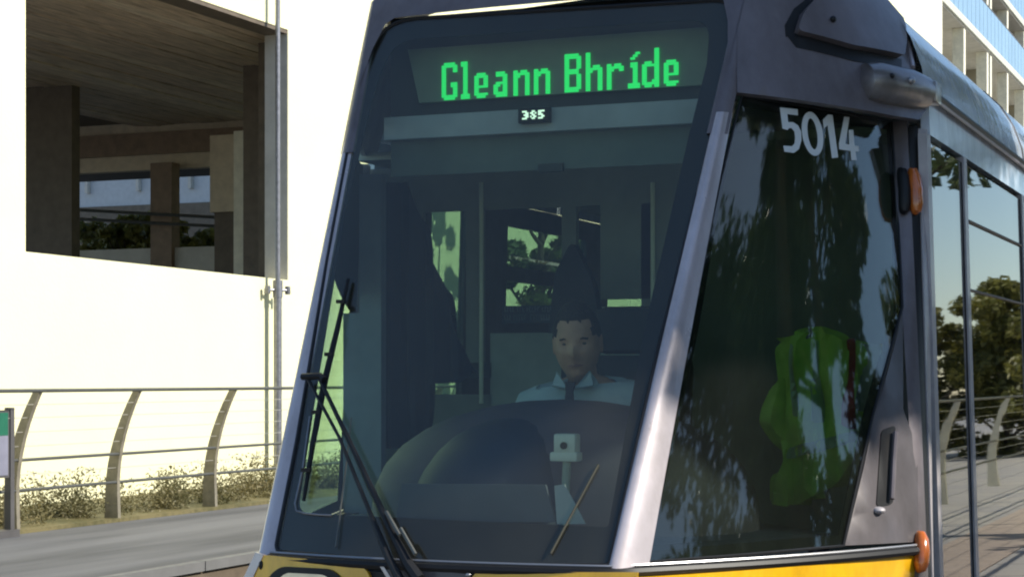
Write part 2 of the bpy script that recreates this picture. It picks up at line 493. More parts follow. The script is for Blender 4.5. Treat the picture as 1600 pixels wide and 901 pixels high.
# ---- corner pillars
def pillar_strip(mirror=False):
    zs = np.linspace(1.062, 2.43, 26); rows = []
    for z in zs:
        k = (z - 1.06) / 1.37
        wd = .105 * (1 - k) + .065 * k
        a = front(.985, z); b = side(wd / 1.05, z) if not mirror else lside_x(.03, z)
        c = corner(z) + Vector((.40, -.60, 0)).normalized() * (.03 if not mirror else .012)
        if mirror:
            a = front(.975, z); b = corner(z) + Vector((.066 - .030 * k, .05, 0)); c = corner(z) + Vector((.070 - .032 * k, -.012, 0))
        row = [a + Vector((0, .02, 0))]
        for i in range(9):
            t = i / 8; row.append(a * (1 - t) ** 2 + c * 2 * t * (1 - t) * 1.0 + b * t * t + Vector((.25, -.5, 0)) * (.02 if not mirror else .008))
        row.append(b + Vector((-.02, .01, 0)))
        if mirror: row = [Vector((-p.x, p.y, p.z)) for p in row]
        rows.append(row)
    mb = MB(); n = len(rows[0])
    mb.add([p for r in rows for p in r], [(i * n + j, i * n + j + 1, (i + 1) * n + j + 1, (i + 1) * n + j) for i in range(len(rows) - 1) for j in range(n - 1)])
    return mb.build('windscreen_pillar', M['silver'], tram, 60)
pillar_strip(); pillar_strip(True)
for P, o, sx in ((fair, OUTR, 1), (mir(fairl), OUTL, -1)):
    rows = []
    for z in np.linspace(2.36, 2.93, 12):
        a = front(.97, z); b = fair(.05, z); c = corner(z) + Vector((.40, -.60, 0)).normalized() * .012
        row = [a * (1 - t) ** 2 + c * 2 * t * (1 - t) + b * t * t + Vector((.2, -.5, 0)) * .022 for t in np.linspace(0, 1, 8)]
        rows.append([a + Vector((-.01, .02, 0))] + row + [b + Vector((-.01, .02, 0))])
    n = len(rows[0]); mb = MB()
    mb.add([Vector((p.x * sx, p.y, p.z)) for r in rows for p in r], [(i * n + j, i * n + j + 1, (i + 1) * n + j + 1, (i + 1) * n + j) for i in range(len(rows) - 1) for j in range(n - 1)])
    mb.build('fairing_corner', M['body'], tram, 60)

# ---- cab side glass (both sides) and the grey panel behind it
g_out = [(1004, 878), (1040, 690), (1085, 470), (1122, 290), (1157, 150), (1270, 168), (1391, 190), (1400, 300), (1408, 480), (1362, 650), (1316, 852), (1160, 866)]
sg = [solve(side, *q, .5, 1.8) for q in densify(g_out, 25)]
cabwin = panel(side, sg, M['side_glass'], 'cab_side_window', tram, off=.004, th=.004, out=OUTR, px=False)
ctr = (sum(q[0] for q in sg) / len(sg), sum(q[1] for q in sg) / len(sg))
def inset(poly, k=.035):
    c = Vector(ctr); return [tuple(Vector(q) + (c - Vector(q)).normalized() * k) for q in poly]
panel(side, sg, M['frit'], 'glass_border', cabwin, holes=[inset(sg)], off=-.003, th=.004, out=OUTR, px=False)
MB().tube([side(*q) + Vector((.004, -.003, 0)) for q in sg + sg[:1]], .005, 6, cap=False).build('seal', M['black'], cabwin)
fars = mir(lside_x)
panel(fars, [(.93, 1.06), (1, 1.06), (1, 2.45), (.93, 2.45)], M['body'], 'corner_post', tram, off=.004, th=.03, out=OUTL, px=False)
fo = [(.05, 1.09), (.92, 1.09), (.92, 2.44), (.05, 2.44)]
cabwin2 = panel(fars, fo, M['clear_pane'], 'cab_side_window', tram, off=.004, th=.004, out=OUTL, px=False)
panel(fars, fo, M['frit'], 'glass_border', cabwin2, holes=[[(.09, 1.13), (.80, 1.13), (.80, 1.86), (.09, 2.0)]], off=-.003, th=.004, out=OUTL, px=False)
pan = [(1408, 484), (1409, 640), (1431, 700), (1433, 846), (1318, 852), (1364, 650)]
pn = rounded([solve(side, *q, .9, 1.8) for q in pan], 0)
for P, o in ((side, OUTR),):
    pnl = panel(P, pn, M['body2'], 'cab_side_panel', tram, off=.006, th=.03, out=o, px=False)
    # slanted recess with a pull handle
    rec = [solve(side, *q, .9, 1.4) for q in rounded([(1374, 672), (1396, 664), (1392, 788), (1366, 792)], 8)]
    panel(P, rec, M['black'], 'handle_recess', pnl, off=.009, th=.004, out=o, px=False)
    hp = [solve(side, *q, .9, 1.4) for q in [(1392, 676), (1389, 720), (1386, 780)]]
    MB().tube([P(*q) + o.normalized() * .022 for q in hp], .009, 8).build('handle', M['body'], pnl)
    bb = solve(side, 1370, 797, .9, 1.2)
    MB().ball(P(*bb) + o.normalized() * .008, (.022, .022, .012), 12, 8).build('lock', M['post'], pnl)

# ---- post between cab glass and door
def postf(s, z):
    a, b = jpt(z), kpt(z); return a * (1 - s) + b * s + Vector((.02, -.02, 0)) * (4 * s * (1 - s))
for P, o in ((postf, OUTR),):
    panel(P, [(0, .9), (.34, .9), (.34, 2.47), (0, 2.47)], M['body'], 'corner_post', tram, off=.004, th=.03, out=o, px=False)
    panel(P, [(.36, .5), (.60, .5), (.60, 2.45), (.36, 2.45)], M['black'], 'post_seal', tram, off=0, th=.03, out=o, px=False)
    panel(P, [(.62, .5), (.99, .5), (.99, 2.44), (.62, 2.44)], M['post'], 'door_post', tram, off=.004, th=.03, out=o, px=False)

# marker lamps
def lamp(px0, py0, px1, py1, wd, P=postf, guess=(.4, 2), mname='amber'):
    a = P(*solve(P, px0, py0, *guess)); b = P(*solve(P, px1, py1, *guess))
    o = OUTR.normalized()
    pts = [a + (b - a) * t + o * (.004 + .018 * math.sin(math.pi * min(1, max(0, t)))**.4) for t in (0, .06, .2, .5, .8, .94, 1)]
    return pts
for sx in (1,):
    pts = [Vector((p.x * sx, p.y, p.z)) for p in lamp(1421, 266, 1427, 334, .03)]
    lp = MB().tube(pts, [.010, .019, .023, .024, .023, .019, .010], 12).build('marker_lamp', M['amber'], tram)
    pb = [Vector((p.x * sx - .014 * sx, p.y - .012, p.z)) for p in lamp(1412, 266, 1416, 334, .03)]
    MB().tube(pb, [.010, .018, .021, .021, .021, .018, .010], 12).build('lamp_housing', M['black'], lp)
    pts = [Vector((p.x * sx, p.y, p.z)) for p in lamp(1433, 832, 1433, 892, .03, P=postf, guess=(.5, 1.1))]
    MB().tube(pts, [.01, .019, .024, .025, .024, .019, .01], 12).build('marker_lamp', M['amber'], tram)

# ---- grey head fairing over the windscreen
f_side = [(1149, 148), (1270, 163), (1392, 184), (1430, 190), (1441, 176), (1424, 120), (1409, 50), (1396, -14), (1155, -14), (1160, 10), (1158, 60)]
fs = [solve(fair, *q, .5, 2.6) for q in f_side]
fs = fs[:1] + fs[1:7] + [(1.0, 2.93), (0.0, 2.93), (-.004, 2.85), (-.004, 2.7)]
for P, o, oo in ((fair, OUTR, .016), (mir(fairl), OUTL, .004)):
    panel(P, [(a, b) for a, b in fs], M['body'], 'head_fairing', tram, off=oo, th=.02, out=o, px=False, guess=(.5, 2.6), step=.06)
zt = [solve(front, *q, 0, 2.7) for q in rounded([(556, 175), (592, 34), (1152, 0), (1147, 80), (1136, 146)], [0, 62, 44, 0, 0])]
brow = [(-1.0, 2.93), (-1.0, 2.42)] + [(max(-1, min(1, s * 1.0)), z + .006) for s, z in zt if abs(s) < .985] + [(1.0, 2.42), (1.0, 2.93)]
# brow: the band of paint between glass top and roof
top = sorted([(s, z) for s, z in zt], key=lambda q: q[0])
tops = [q for q in top if q[1] > 2.3]
zl = max(q[1] for q in tops)
def browz(s):
    # height of the glass edge at s, rounded down at the corners
    best = [z for ss, z in tops if abs(ss - s) < .06 and z > 2.6]
    return max(best) if best else zl
mbb = MB(); cols = 41; rows = 6
for j in range(rows):
    for i in range(cols):
        s = -1 + 2 * i / (cols - 1); k = j / (rows - 1)
        drop = max(0, (abs(s) - .86) / .14) ** 2 * .26
        z = (zl + .004 - drop) * (1 - k) + 2.93 * k
        p = front(s, z); nn = normal(front, s, z, OUTF)
        mbb.v.append(tuple(p + nn * .016))
mbb.f = [(j * cols + i, j * cols + i + 1, (j + 1) * cols + i + 1, (j + 1) * cols + i) for j in range(rows - 1) for i in range(cols - 1)]
mbb.build('windscreen_brow', M['body'], tram, 60)
# roof cap: rings pulled in towards the roof
def ring(z, k=0, zz=None):
    pts = [mir(fairl)(v, z) for v in np.linspace(1, 0, 9)] + [front(s, z) for s in np.linspace(-1, 1, 13)[1:-1]] + [fair(v, z) for v in np.linspace(0, 1, 9)]
    c = Vector((0, 1.7, 0))
    return [Vector((p.x * (1 - k) * 1.015, (p.y - .012) + (c.y - p.y) * k, zz if zz else z)) for p in pts]
rg = [ring(2.93), ring(2.93, .05, 2.99), ring(2.93, .14, 3.04), ring(2.93, .35, 3.075), ring(2.93, .7, 3.09), ring(2.93, 1, 3.095)]
n = len(rg[0]); mb = MB()
mb.add([p for r_ in rg for p in r_], [(i * n + j, i * n + j + 1, (i + 1) * n + j + 1, (i + 1) * n + j) for i in range(len(rg) - 1) for j in range(n - 1)])
mb.build('roof_cap', M['body'], tram, 60)
# raised cover, slot and crease on the fairing
def fpx(poly): return [solve(fair, *q, .6, 2.6) for q in poly]
cover = fpx(rounded([(1236, 57), (1244, 28), (1268, 2), (1300, -22), (1392, -22), (1396, 40), (1399, 96), (1320, 80)], [8, 14, 14, 0, 0, 0, 6, 0]))
slot = fpx([(1226, 60), (1238, 56), (1320, 78), (1402, 97), (1402, 112), (1330, 100), (1240, 78)])
crease = fpx([(1224, 62), (1222, 44), (1236, 18), (1262, -4), (1290, -24), (1302, -22), (1268, 2), (1244, 28), (1236, 57)])
for P, o, sgn in ((fair, OUTR, 1),):
    cv = panel(P, cover, M['body'], 'side_cover', tram, off=.044, th=.027, out=o, px=False, step=.05)
    panel(P, slot, M['black'], 'slot', cv, off=.0185, th=.003, out=o, px=False, step=.05)
    panel(P, crease, M['black'], 'crease', cv, off=.0185, th=.003, out=o, px=False, step=.05)
    a = P(*solve(fair, 1286, 38, .6, 2.7)); MB().ball(a + o.normalized() * .05, (.011, .011, .011), 10, 8).build('bolt', M['black'], cv)
    # pod under the slot
    p0 = P(*solve(fair, 1346, 130, .6, 2.6)); p1 = P(*solve(fair, 1410, 142, .9, 2.6)); p2 = p1 + (p1 - p0) * .55
    on = Vector((.8 * sgn, -.55, .05)) * .018
    pts = [p0 + on * .2 - (p1 - p0) * .05, p0 + on * .6, p0 + on + (p1 - p0) * .22, p1 + on, p1 + on + (p2 - p1) * .35, p2 + on - (p2 - p1) * .25]
    pod = MB().tube(pts, [.022, .062, .072, .070, .064, .056], 22, flat=1).build('camera_pod', M['podm'], tram, 50)
    for q, rr, mm in (((1365, 131), .009, 'black'), ((1395, 138), .014, 'trim')):
        a = P(*solve(fair, *q, .7, 2.6)) + o.normalized() * .088
        MB().ball(a, (rr, rr, rr), 10, 8).build('lens', M[mm], pod)
    bx = p2 + on - (p2 - p1) * .3
    MB().box(bx + Vector((.01 * sgn, .03, 0)), (.09, .10, .075), bev=.012).build('pod_end', M['podm'], pod)
    # silver line put in for the highlight along the fairing's back edge
    e = [P(*solve(fair, *q, .98, 2.7)) + o.normalized() * .02 for q in [(1398, 2), (1404, 30), (1412, 70), (1420, 108)]]
    MB().tube(e, .009, 6).build('highlight_rim', M['silver'], tram)

# ---- yellow bumper and nose below the glass
def lower(s, z):        # front skirt below the glass line
    c = corner(ZB); k = (ZB - z)
    return Vector((s * (c.x + .035), c.y - .055 * (1 - s * s) - .03 - .10 * min(k, .35), z))
def lside(v, z):
    k = ZB - z
    a = Vector((corner(ZB).x + .035, -.03 - .10 * min(k, .35), z)); b = Vector((1.215, 1.03, z))
    m = (a + b) / 2 + Vector((.83, -.5, 0)) * .10
    return a * (1 - v) ** 2 + m * 2 * v * (1 - v) + b * v * v
def llow(v, z):
    a = Vector((corner(ZB).x + .035, -.03 - .10 * min(ZB - z, .35), z)); b = Vector((1.215, 1.76, z))
    m = (a + b) / 2 + Vector((.9, -.42, 0)) * .05
    return a * (1 - v) ** 2 + m * 2 * v * (1 - v) + b * v * v
MB().tube([mir(lside_x)(v, 1.055) + Vector((-.01, -.01, 0)) for v in np.linspace(1, .06, 10)] + [front(s, 1.055) + Vector((0, -.012, 0)) for s in np.linspace(-1, 1, 15)] +
          [side(v, 1.055) + Vector((.01, -.01, 0)) for v in np.linspace(.06, 1, 10)], .017, 8, flat=.9).build('sill_gap', M['black'], tram)
MB().tube([mir(lside_x)(v, 1.073) + Vector((-.012, -.014, 0)) for v in np.linspace(1, .06, 10)] + [front(s, 1.073) + Vector((0, -.02, 0)) for s in np.linspace(-1, 1, 15)] +
          [side(v, 1.073) + Vector((.012, -.014, 0)) for v in np.linspace(.06, 1, 10)], .0045, 6).build('sill_trim', M['trim'], tram)
panel(lower, [(-1, 1.035), (1, 1.035), (1, .45), (-1, .45)], M['black'], 'nose_backing', tram, off=-.012, th=.01, out=OUTF, px=False, step=.1)
for P, o in ((lside, OUTR), (mir(llow), OUTL)):
    panel(P, [(.012, 1.042), (1, 1.042), (1, .38), (.012, .38)], M['yellow'], 'bumper_side', tram, off=.004, th=.02, out=o, px=False, step=.08)
yl = lambda poly, nm, m, off=.004, parent=tram, th=.014: panel(lower, poly, m, nm, parent, off=off, th=th, out=OUTF, guess=(0, 1.0))
yb = yl(rounded([(745, 893), (997, 893), (996, 935), (985, 1060), (640, 1060), (690, 960)], 0), 'bumper', M['yellow'])
hl = yl(rounded([(412, 866), (560, 880), (576, 892), (590, 950), (560, 1010), (360, 980), (398, 890)], [6, 8, 8, 10, 10, 10, 4]), 'bumper', M['yellow'])
yl(rounded([(424, 898), (442, 884), (520, 888), (540, 905), (548, 950), (500, 985), (420, 970), (412, 930)], 10), 'headlight_ring', M['black'], .010, hl)
yl(rounded([(440, 904), (452, 894), (512, 897), (526, 910), (532, 945), (492, 972), (430, 960), (424, 930)], 10), 'headlight', M['lamp_glass'], .016, hl)
for poly_, nm_, m_, of_ in ((rounded([(424, 898), (442, 884), (520, 888), (540, 905), (548, 950), (500, 985), (420, 970), (412, 930)], 10), 'headlight_ring', 'black', .012),
                            (rounded([(440, 904), (452, 894), (512, 897), (526, 910), (532, 945), (492, 972), (430, 960), (424, 930)], 10), 'headlight', 'lamp_glass', .018)):
    q_ = [solve(lower, *p, 0, 1.0) for p in densify(poly_, 25)]
    panel(lower, [(-a, b - .02) for a, b in q_], M[m_], nm_, yb, off=of_, th=.014, out=OUTF, px=False)
yl([(402, 862), (414, 866), (396, 905), (362, 975), (350, 970), (384, 900)], 'bumper_edge', M['silver'], .008)
yl([(600, 886), (738, 896), (690, 958), (642, 958)], 'centre_panel', M['body2'], .006)
yl([(596, 884), (602, 884), (648, 958), (640, 958)], 'centre_trim', M['silver'], .010)
MB().ball(lower(*solve(lower, 409, 882, 0, 1)) + Vector((0, -.004, 0)), (.008, .006, .014), 10, 8).build('tow_hole', M['black'], tram)
MB().ball(lower(*solve(lower, 733, 897, 0, 1)) + Vector((0, -.008, 0)), (.009, .006, .006), 10, 8).build('bolt', M['trim'], tram)

# ---- body behind the cab
L0, L1 = 1.36, 13.0
def bodypanel(y0, y1, z0, z1, mm, nm, off=0, th=.03, side_=1, parent=tram):
    P = bodyside if side_ > 0 else (lambda s, z: Vector((-bodyside(s, z).x, s, z)))
    return panel(P, [(y0, z0), (y1, z0), (y1, z1), (y0, z1)], mm, nm, parent, off=off, th=th, out=Vector((side_, 0, 0)), px=False, step=1.5)
wt_ = lambda y: 2.385
ypost = [1.40, 2.14, 3.70, 4.6, 6.4, 8.2, 9.0, 9.8, 11.6, 12.9]
for sx in (1, -1):
    if sx > 0:
        for i in range(len(ypost) - 1):
            a, b = ypost[i] + .036, ypost[i + 1] - .036
            door = (i < 2) or i in (5, 6)
            zlo = .50 if door else .98
            fr = bodypanel(a, b, zlo, 2.40, M['door_glass'], 'door_leaf' if door else 'side_window', .002, .006, sx)
            MB().tube([bodyside(a, zlo) , bodyside(b, zlo), bodyside(b, 2.40), bodyside(a, 2.40), bodyside(a, zlo)], .005, 6).build('rubber_seal', M['black'], fr)
            if i >= 1:   # top hopper window with its two dark lines
                for hz in ((2.19, .006), (1.93, .005)):
                    MB().tube([bodyside(a + .02, hz[0]) + Vector((.006, 0, 0)), bodyside(b - .02, hz[0]) + Vector((.006, 0, 0))], hz[1], 6).build('hopper_edge', M['black'], fr)
            if not door: bodypanel(a, b, .34, .97, M['yellow'], 'lower_panel', .004, .03, sx)
        for y in ypost:
            bodypanel(y - .034, y + .034, .34, 2.42, M['post'], 'door_post', .012, .03, sx)
    else:
        zz = [(2.36, 2.72, 1.1, 2.35), (3.2, 4.15, 1.93, 2.06), (3.2, 4.25, 2.13, 2.32), (4.6, 6.3, 1.0, 2.35), (6.5, 8.1, 1.0, 2.35), (9.9, 11.5, 1.0, 2.35)]
        P = lambda s, z: Vector((-bodyside(s, z).x, s, z))
        panel(P, [(1.75, .34), (12.92, .34), (12.92, 2.42), (1.75, 2.42)], M['body2'], 'far_side_wall', tram, holes=[[(a, c), (b, c), (b, d), (a, d)] for a, b, c, d in zz], th=.03, out=Vector((-1, 0, 0)), px=False, step=2)
        for a, b, c, d in zz:
            bodypanel(a, b, c, d, M['far_glass'], 'side_window', -.01, .005, -1)
    # cantrail band, gutter, roof side
    bodypanel(1.46 if sx > 0 else 1.82, 12.92, 2.425, 2.555, M['roofside'], 'cantrail', .006, .03, sx)
    MB().tube([Vector((1.172 * sx, 1.50 if sx > 0 else 1.85, 2.562)), Vector((1.172 * sx, 12.9, 2.562))], .016, 8).build('gutter', M['black'], tram)
    MB().tube([Vector((1.180 * sx, 1.50 if sx > 0 else 1.85, 2.545)), Vector((1.180 * sx, 12.9, 2.545))], .006, 6).build('gutter_highlight', M['post'], tram)  # thin strip put in for the brownish highlight under the gutter
    prof = [(1.150, 2.57), (1.135, 2.66), (1.10, 2.76), (1.045, 2.85), (.97, 2.925), (.85, 2.99), (.55, 3.05), (0, 3.08)]
    prof = [(x - .0, z) for x, z in prof]
    mb = MB(); ys = [1.47 if sx > 0 else 1.85, 3.9, 3.93, 6.4, 6.43, 9.0, 9.03, 12.9]
    vs = [Vector((x * sx, y, z)) for y in ys for x, z in prof]; m_ = len(prof)
    mb.add(vs, [(i * m_ + j, i * m_ + j + 1, (i + 1) * m_ + j + 1, (i + 1) * m_ + j) for i in (0, 2, 4, 6) for j in range(m_ - 1)])
    mb.build('roof_side', M['roofside'], tram, 50)
    for y in (3.915, 6.415, 9.015):
        MB().tube([Vector((x * sx * .995, y, z - .006)) for x, z in prof], .012, 6).build('roof_joint', M['black'], tram)
MB().span((-1.15, 12.9, .35), (1.15, 12.96, 3.0)).build('rear_wall', M['body2'], tram)
MB().span((-1.1, .95, .33), (1.1, 12.9, .37)).build('floor', M['cabdark'], tram)
MB().span((-1.05, 1.5, 2.44), (1.05, 12.9, 2.47)).build('ceiling', M['cabgrey'], tram)
mb = MB()
mb.add([(-.6, .95, 2.84), (.6, .95, 2.84), (1.0, 1.6, 2.84), (-.9, 1.6, 2.84)], [(0, 1, 2, 3)]); mb.build('cab_ceiling', M['cabdark'], tram)
mb = MB(); poly = [(-.5, .1), (.5, .1), (1.12, 1.0), (-.9, 1.0)]
mb.prism([(x, y, .36) for x, y in poly], (0, 0, .03)).build('cab_floor', M['cabdark'], tram)
for yb_ in (2.6, 9.4):
    for sx in (1, -1):
        for yo in (0, 1.6):
            mb = MB(); mb.tube([(sx * .68, yb_ + yo, .29), (sx * .80, yb_ + yo, .29)], .28, 28); wh = mb.build('wheel', M['steel'], tram)
    MB().box((0, yb_ + .8, .28), (1.0, 2.2, .12)).build('bogie', M['black'], tram)

# ---- cab interior
bulk = MB()
Yb = 1.78
bulk.span((-1.14, Yb, .37), (-.60, Yb + .03, 1.535)); bulk.build('bulkhead_panel', M['bulk'], tram)
MB().span((-1.14, Yb, 1.60), (-.60, Yb + .03, 1.66)).build('bulkhead_rail', M['cabdark'], tram)
MB().span((-.605, Yb, .37), (.075, Yb + .03, 1.775)).build('bulkhead_door_panel', M['cabgrey'], tram)
MB().span((.105, Yb, .37), (1.14, Yb + .03, 1.90)).build('bulkhead_panel', M['bulk'], tram)
MB().span((-1.14, Yb, 2.26), (1.14, Yb + .03, 2.44)).build('bulkhead_header', M['bulk'], tram)
for a, b, z0 in ((-1.14, -.90, 1.66), (-.71, -.64, 1.66), (.02, .075, 1.775), (on_y(938, 400, Yb).x, 1.14, 1.9), (on_y(885, 400, Yb).x - .02, on_y(885, 400, Yb).x + .04, 1.77)):
    MB().span((a, Yb, z0), (b, Yb + .03, 2.26)).build('bulkhead_upright', M['bulk'], tram)
for px, y0, y1 in ((752, 285, 612), (1020, 285, 520)):
    a, b = on_y(px, y0, Yb - .02), on_y(px, y1, Yb - .02)
    MB().tube([a, Vector((a.x, a.y, min(b.z, 1.5)))], .009, 8).build('door_pole', M['cream'], tram)
a, b = on_y(930, 483, Yb - .02), on_y(985, 484, Yb - .02)
MB().tube([a, b], .012, 6).build('grab_bar', M['cream'], tram)
a, b = on_y(785, 478, Yb - .03), on_y(868, 504, Yb - .03)
nb = MB().box(((a.x + b.x) / 2, Yb - .03, (a.z + b.z) / 2), (b.x - a.x, .006, a.z - b.z)).build('notice', M['signblue'], tram)
# two rows of lettering, too small to be read: each word is a run of short strokes
for row, (yc, words) in enumerate(((483, ((100, 265), (320, 440), (490, 730), (760, 980))), (495.5, ((95, 215), (260, 510), (560, 710), (740, 930))))):
    for wa, wb in words:
        mb = MB(); x = wa
        while x < wb - 20:
            p_ = on_y(780 + x / 11.27, yc, Yb - .036); h_ = .021 * random.choice((.8, 1, 1))
            mb.box((p_.x, Yb - .035, p_.z), (.0028, .002, h_)); mb.box((p_.x + .004, Yb - .035, p_.z + random.choice((-.008, 0, .008))), (.006, .002, .003))
            x += 46
        mb.build('lettering', M['signtext'], nb, 0)
# side lining that keeps the cab dark
for sx in (1, -1):
    MB().prism([(sx * 1.125, 1.42, .38), (sx * 1.09, 1.42, 2.42), (sx * 1.09, 1.40, 2.42), (sx * 1.125, 1.40, .38)], (-.02 * sx, .0, 0))
# visor rail and sun blind
a, b = on_y(600, 182, .90), on_y(1092, 160, .90); c = on_y(800, 208, .90); d = on_y(800, 172, .90)
MB().span((a.x, .90, c.z), (b.x, .945, d.z)).build('visor_rail', M['visor'], tram)
e = on_y(800, 268, .96)
MB().span((a.x, .955, e.z), (b.x, .965, c.z + .01)).build('sun_blind', M['cabblind'], tram)
e2 = on_y(860, 262, .94)
MB().box((e2.x, .945, e2.z), (.09, .02, .03), bev=.004).build('blind_handle', M['cabdark'], tram)
# small white number display
q = on_y(834, 180, .875)
nd = MB().box((q.x, .885, q.z), (.112, .03, .052), bev=.004).build('number_display', M['black'], tram)
GL = {}
GL['3'] = ["1110", "0011", "0111", "0011", "1110"]
GL['8'] = ["0110", "1101", "0110", "1011", "0110"]
GL['5'] = ["1111", "1100", "1110", "0011", "1110"]
def dots(glyph, x0, y, z0, c, m, name, parent, rows_, fill=1.0, slope=0):
    mb = MB(); h = c * fill / 2
    for r_, row in enumerate(glyph):
        k = 0
        while k < len(row):
            if row[k] == '1':
                k2 = k
                while k2 + 1 < len(row) and row[k2 + 1] == '1': k2 += 1
                xa, xb = x0 + k * c + (c / 2 - h), x0 + k2 * c + c / 2 + h
                zc = z0 + (rows_ - 1 - r_) * c + c / 2
                mb.add([(xa, y, zc - h), (xb, y, zc - h), (xb, y, zc + h), (xa, y, zc + h)], [(0, 1, 2, 3)])
                k = k2 + 1
            else: k += 1
    return mb.build(name, m, parent, 0)
for i, ch in enumerate('385'):
    dots(GL[ch], q.x - .040 + i * .029, .869, q.z - .014, .0058, M['whiteled'], 'digit', nd, 5)
# destination display
Yd = .985
a, b = on_y(637, 78, Yd), on_y(655, 161, Yd); c_, d_ = on_y(1122, 44, Yd), on_y(1096, 148, Yd)
dd = MB().prism([(a.x, Yd, a.z + .0), (b.x, Yd, b.z), (d_.x, Yd, b.z), (c_.x, Yd, a.z)], (0, .03, 0)).build('destination_display', M['ledpanel'], tram)
MB().span((-.66, Yd + .035, b.z - .05), (.66, Yd + .06, a.z + .12)).build('display_housing', M['cabdark'], tram)
B5 = {
'G': ["0111110","1111111","1100011","1100011","1100000","1100000","1100000","1100000","1100111","1100111","1100011","1100011","1100011","1111111","0111110"],
'l': ["1110","1110","0110","0110","0110","0110","0110","0110","0110","0110","0110","0110","0110","1111","1111"],
'e': ["","","","","","011110","111111","110011","110011","110011","111111","110000","110000","111111","011110"],
'a': ["","","","","","011110","011111","000011","000011","011111","111011","110011","110011","111111","011111"],
'n': ["","","","","","1101110","1111111","1110011","1100011","1100011","1100011","1100011","1100011","1100011","1100011"],
'B': ["1111110","1111111","1100011","1100011","1100011","1100011","1111110","1111110","1100011","1100011","1100011","1100011","1100011","1111111","1111110"],
'h': ["1100000","1100000","1100000","1100000","1100000","1101110","1111111","1110011","1100011","1100011","1100011","1100011","1100011","1100011","1100011"],
'r': ["","","","","","1101110","1111111","1110011","1100000","1100000","1100000","1100000","1100000","1100000","1100000"],
'í': ["","00011","00110","01100","","01110","01110","00110","00110","00110","00110","00110","00110","11111","11111"],
'd': ["0000011","0000011","0000011","0000011","0000011","0111011","1111111","1100011","1100011","1100011","1100011","1100011","1100111","1111111","0111011"],
}
xs = {0: 690, 1: 720, 2: 741, 3: 771, 4: 802, 5: 834, 7: 882, 8: 915, 9: 948, 10: 981, 11: 1003, 12: 1037}
word = 'Gleann Bhríde'
t0 = on_y(690, 152, Yd - .006); t9 = on_y(1064, 140, Yd - .006)
cell = .0088
for i, ch in enumerate(word):
    if ch == ' ': continue
    p0 = on_y(xs[i], 150, Yd - .006)
    dots(B5[ch], p0.x, Yd - .006, (t0.z + t9.z) / 2 + .001, cell * .985, M['led'], 'letter', dd, 15, .96)

# dash
def half_dome(c, r, zmin, m, name, nu=40, nv=16, sq=1.0):
    def fn(d): 
        f = 1.0
        zq = max(d.z, 0.0)
        return Vector((d.x * r[0] * f, d.y * r[1] * f, zq ** sq * r[2]))
    mb = MB(); mb.ball(c, (1, 1, 1), nu, nv, fn)
    return mb.build(name, m, tram, 60)
half_dome((.09, .78, 1.12), (.66, .50, .41), 0, M['dash'], 'dashboard', sq=.8)
MB().prism([(-.56, .09, 1.05), (.56, .09, 1.05), (.98, .78, 1.05), (.62, 1.15, 1.05), (-.62, 1.15, 1.05), (-.80, .78, 1.05)], (0, 0, .07)).build('dash_shelf', M['dash2'], tram)
half_dome((.02, .52, 1.10), (.33, .36, .375), 0, M['dash2'], 'instrument_binnacle')
MB().prism([tuple(on_y(x, y, .16)) for x, y in [(628, 755), (852, 757), (868, 815), (618, 815)]], (0, .012, 0)).build('dash_pale_panel', M['dashlight'], tram)
MB().prism([tuple(on_y(x, y, .155)) for x, y in [(866, 758), (882, 756), (915, 818), (870, 818)]], (0, .004, 0)).build('papers', M['paper'], tram)
# white camera on a stalk
q = on_y(886, 692, .30)
cm = MB().box(q, (.070, .05, .058), bev=.008).build('dash_camera', M['cabcam'], tram)
MB().box(q + Vector((-.003, -.0, -.040)), (.088, .05, .028), bev=.006).build('camera_base', M['cabcam'], cm)
MB().tube([q + Vector((0, -.026, -.006)), q + Vector((0, -.031, -.006))], .011, 14).build('lens', M['black'], cm)
MB().tube([q + Vector((.0, .0, -.05)), q + Vector((-.012, 0, -.27))], .013, 10).build('stalk', M['cabgrey'], cm)
# dark curtain on the passenger side of the cab, hung from the ceiling
cur_px = [(640, 285), (652, 330), (700, 470), (735, 580), (722, 597), (672, 599), (668, 640), (664, 700), (585, 700), (590, 600), (581, 562), (597, 535), (600, 420), (596, 285)]
cp = [on_y(x, y, 1.28) for x, y in cur_px]
def curtain():
    out = [(p.x, p.z) for p in cp]; P = lambda s, z: Vector((s, 1.28 + .02 * math.sin(s * 70 + z * 2), z))
    return panel(P, out, M['navy'], 'curtain', tram, th=.02, out=Vector((0, -1, 0)), px=False, step=.025)
curtain()
MB().span((-.958, 1.22, 1.1), (-.885, 1.25, 1.84)).build('cab_locker', M['cab_lining'], tram)
MB().span((-.88, 1.2, .37), (-.79, 1.24, 2.35)).build('cab_wall_edge', M['cab_lining'], tram)

# driver seat
seat = empty('driver_seat', (.10, 1.05, .37)); seat.parent = tram
for nm, c, d, rx in (('seat_cushion', (.10, 1.0, .98), (.50, .50, .12), 0), ('backrest', (.12, 1.30, 1.35), (.48, .12, .66), -.12), ('headrest', (.13, 1.36, 1.77), (.27, .09, .17), -.1)):
    MB().box(c, d, rx=rx, bev=.04).build(nm, M['seatcloth'], seat)
hp = [on_y(x, y, 1.42) for x, y in rounded([(893, 374), (866, 430), (856, 520), (940, 520), (926, 440)], [16, 10, 0, 0, 10])]
MB().prism([tuple(p) for p in hp], (0, .05, 0)).build('tapered_backrest', M['seatcloth'], seat)
MB().tube([(.10, 1.02, .39), (.10, 1.02, .92)], .07, 14).build('pedestal', M['black'], seat)

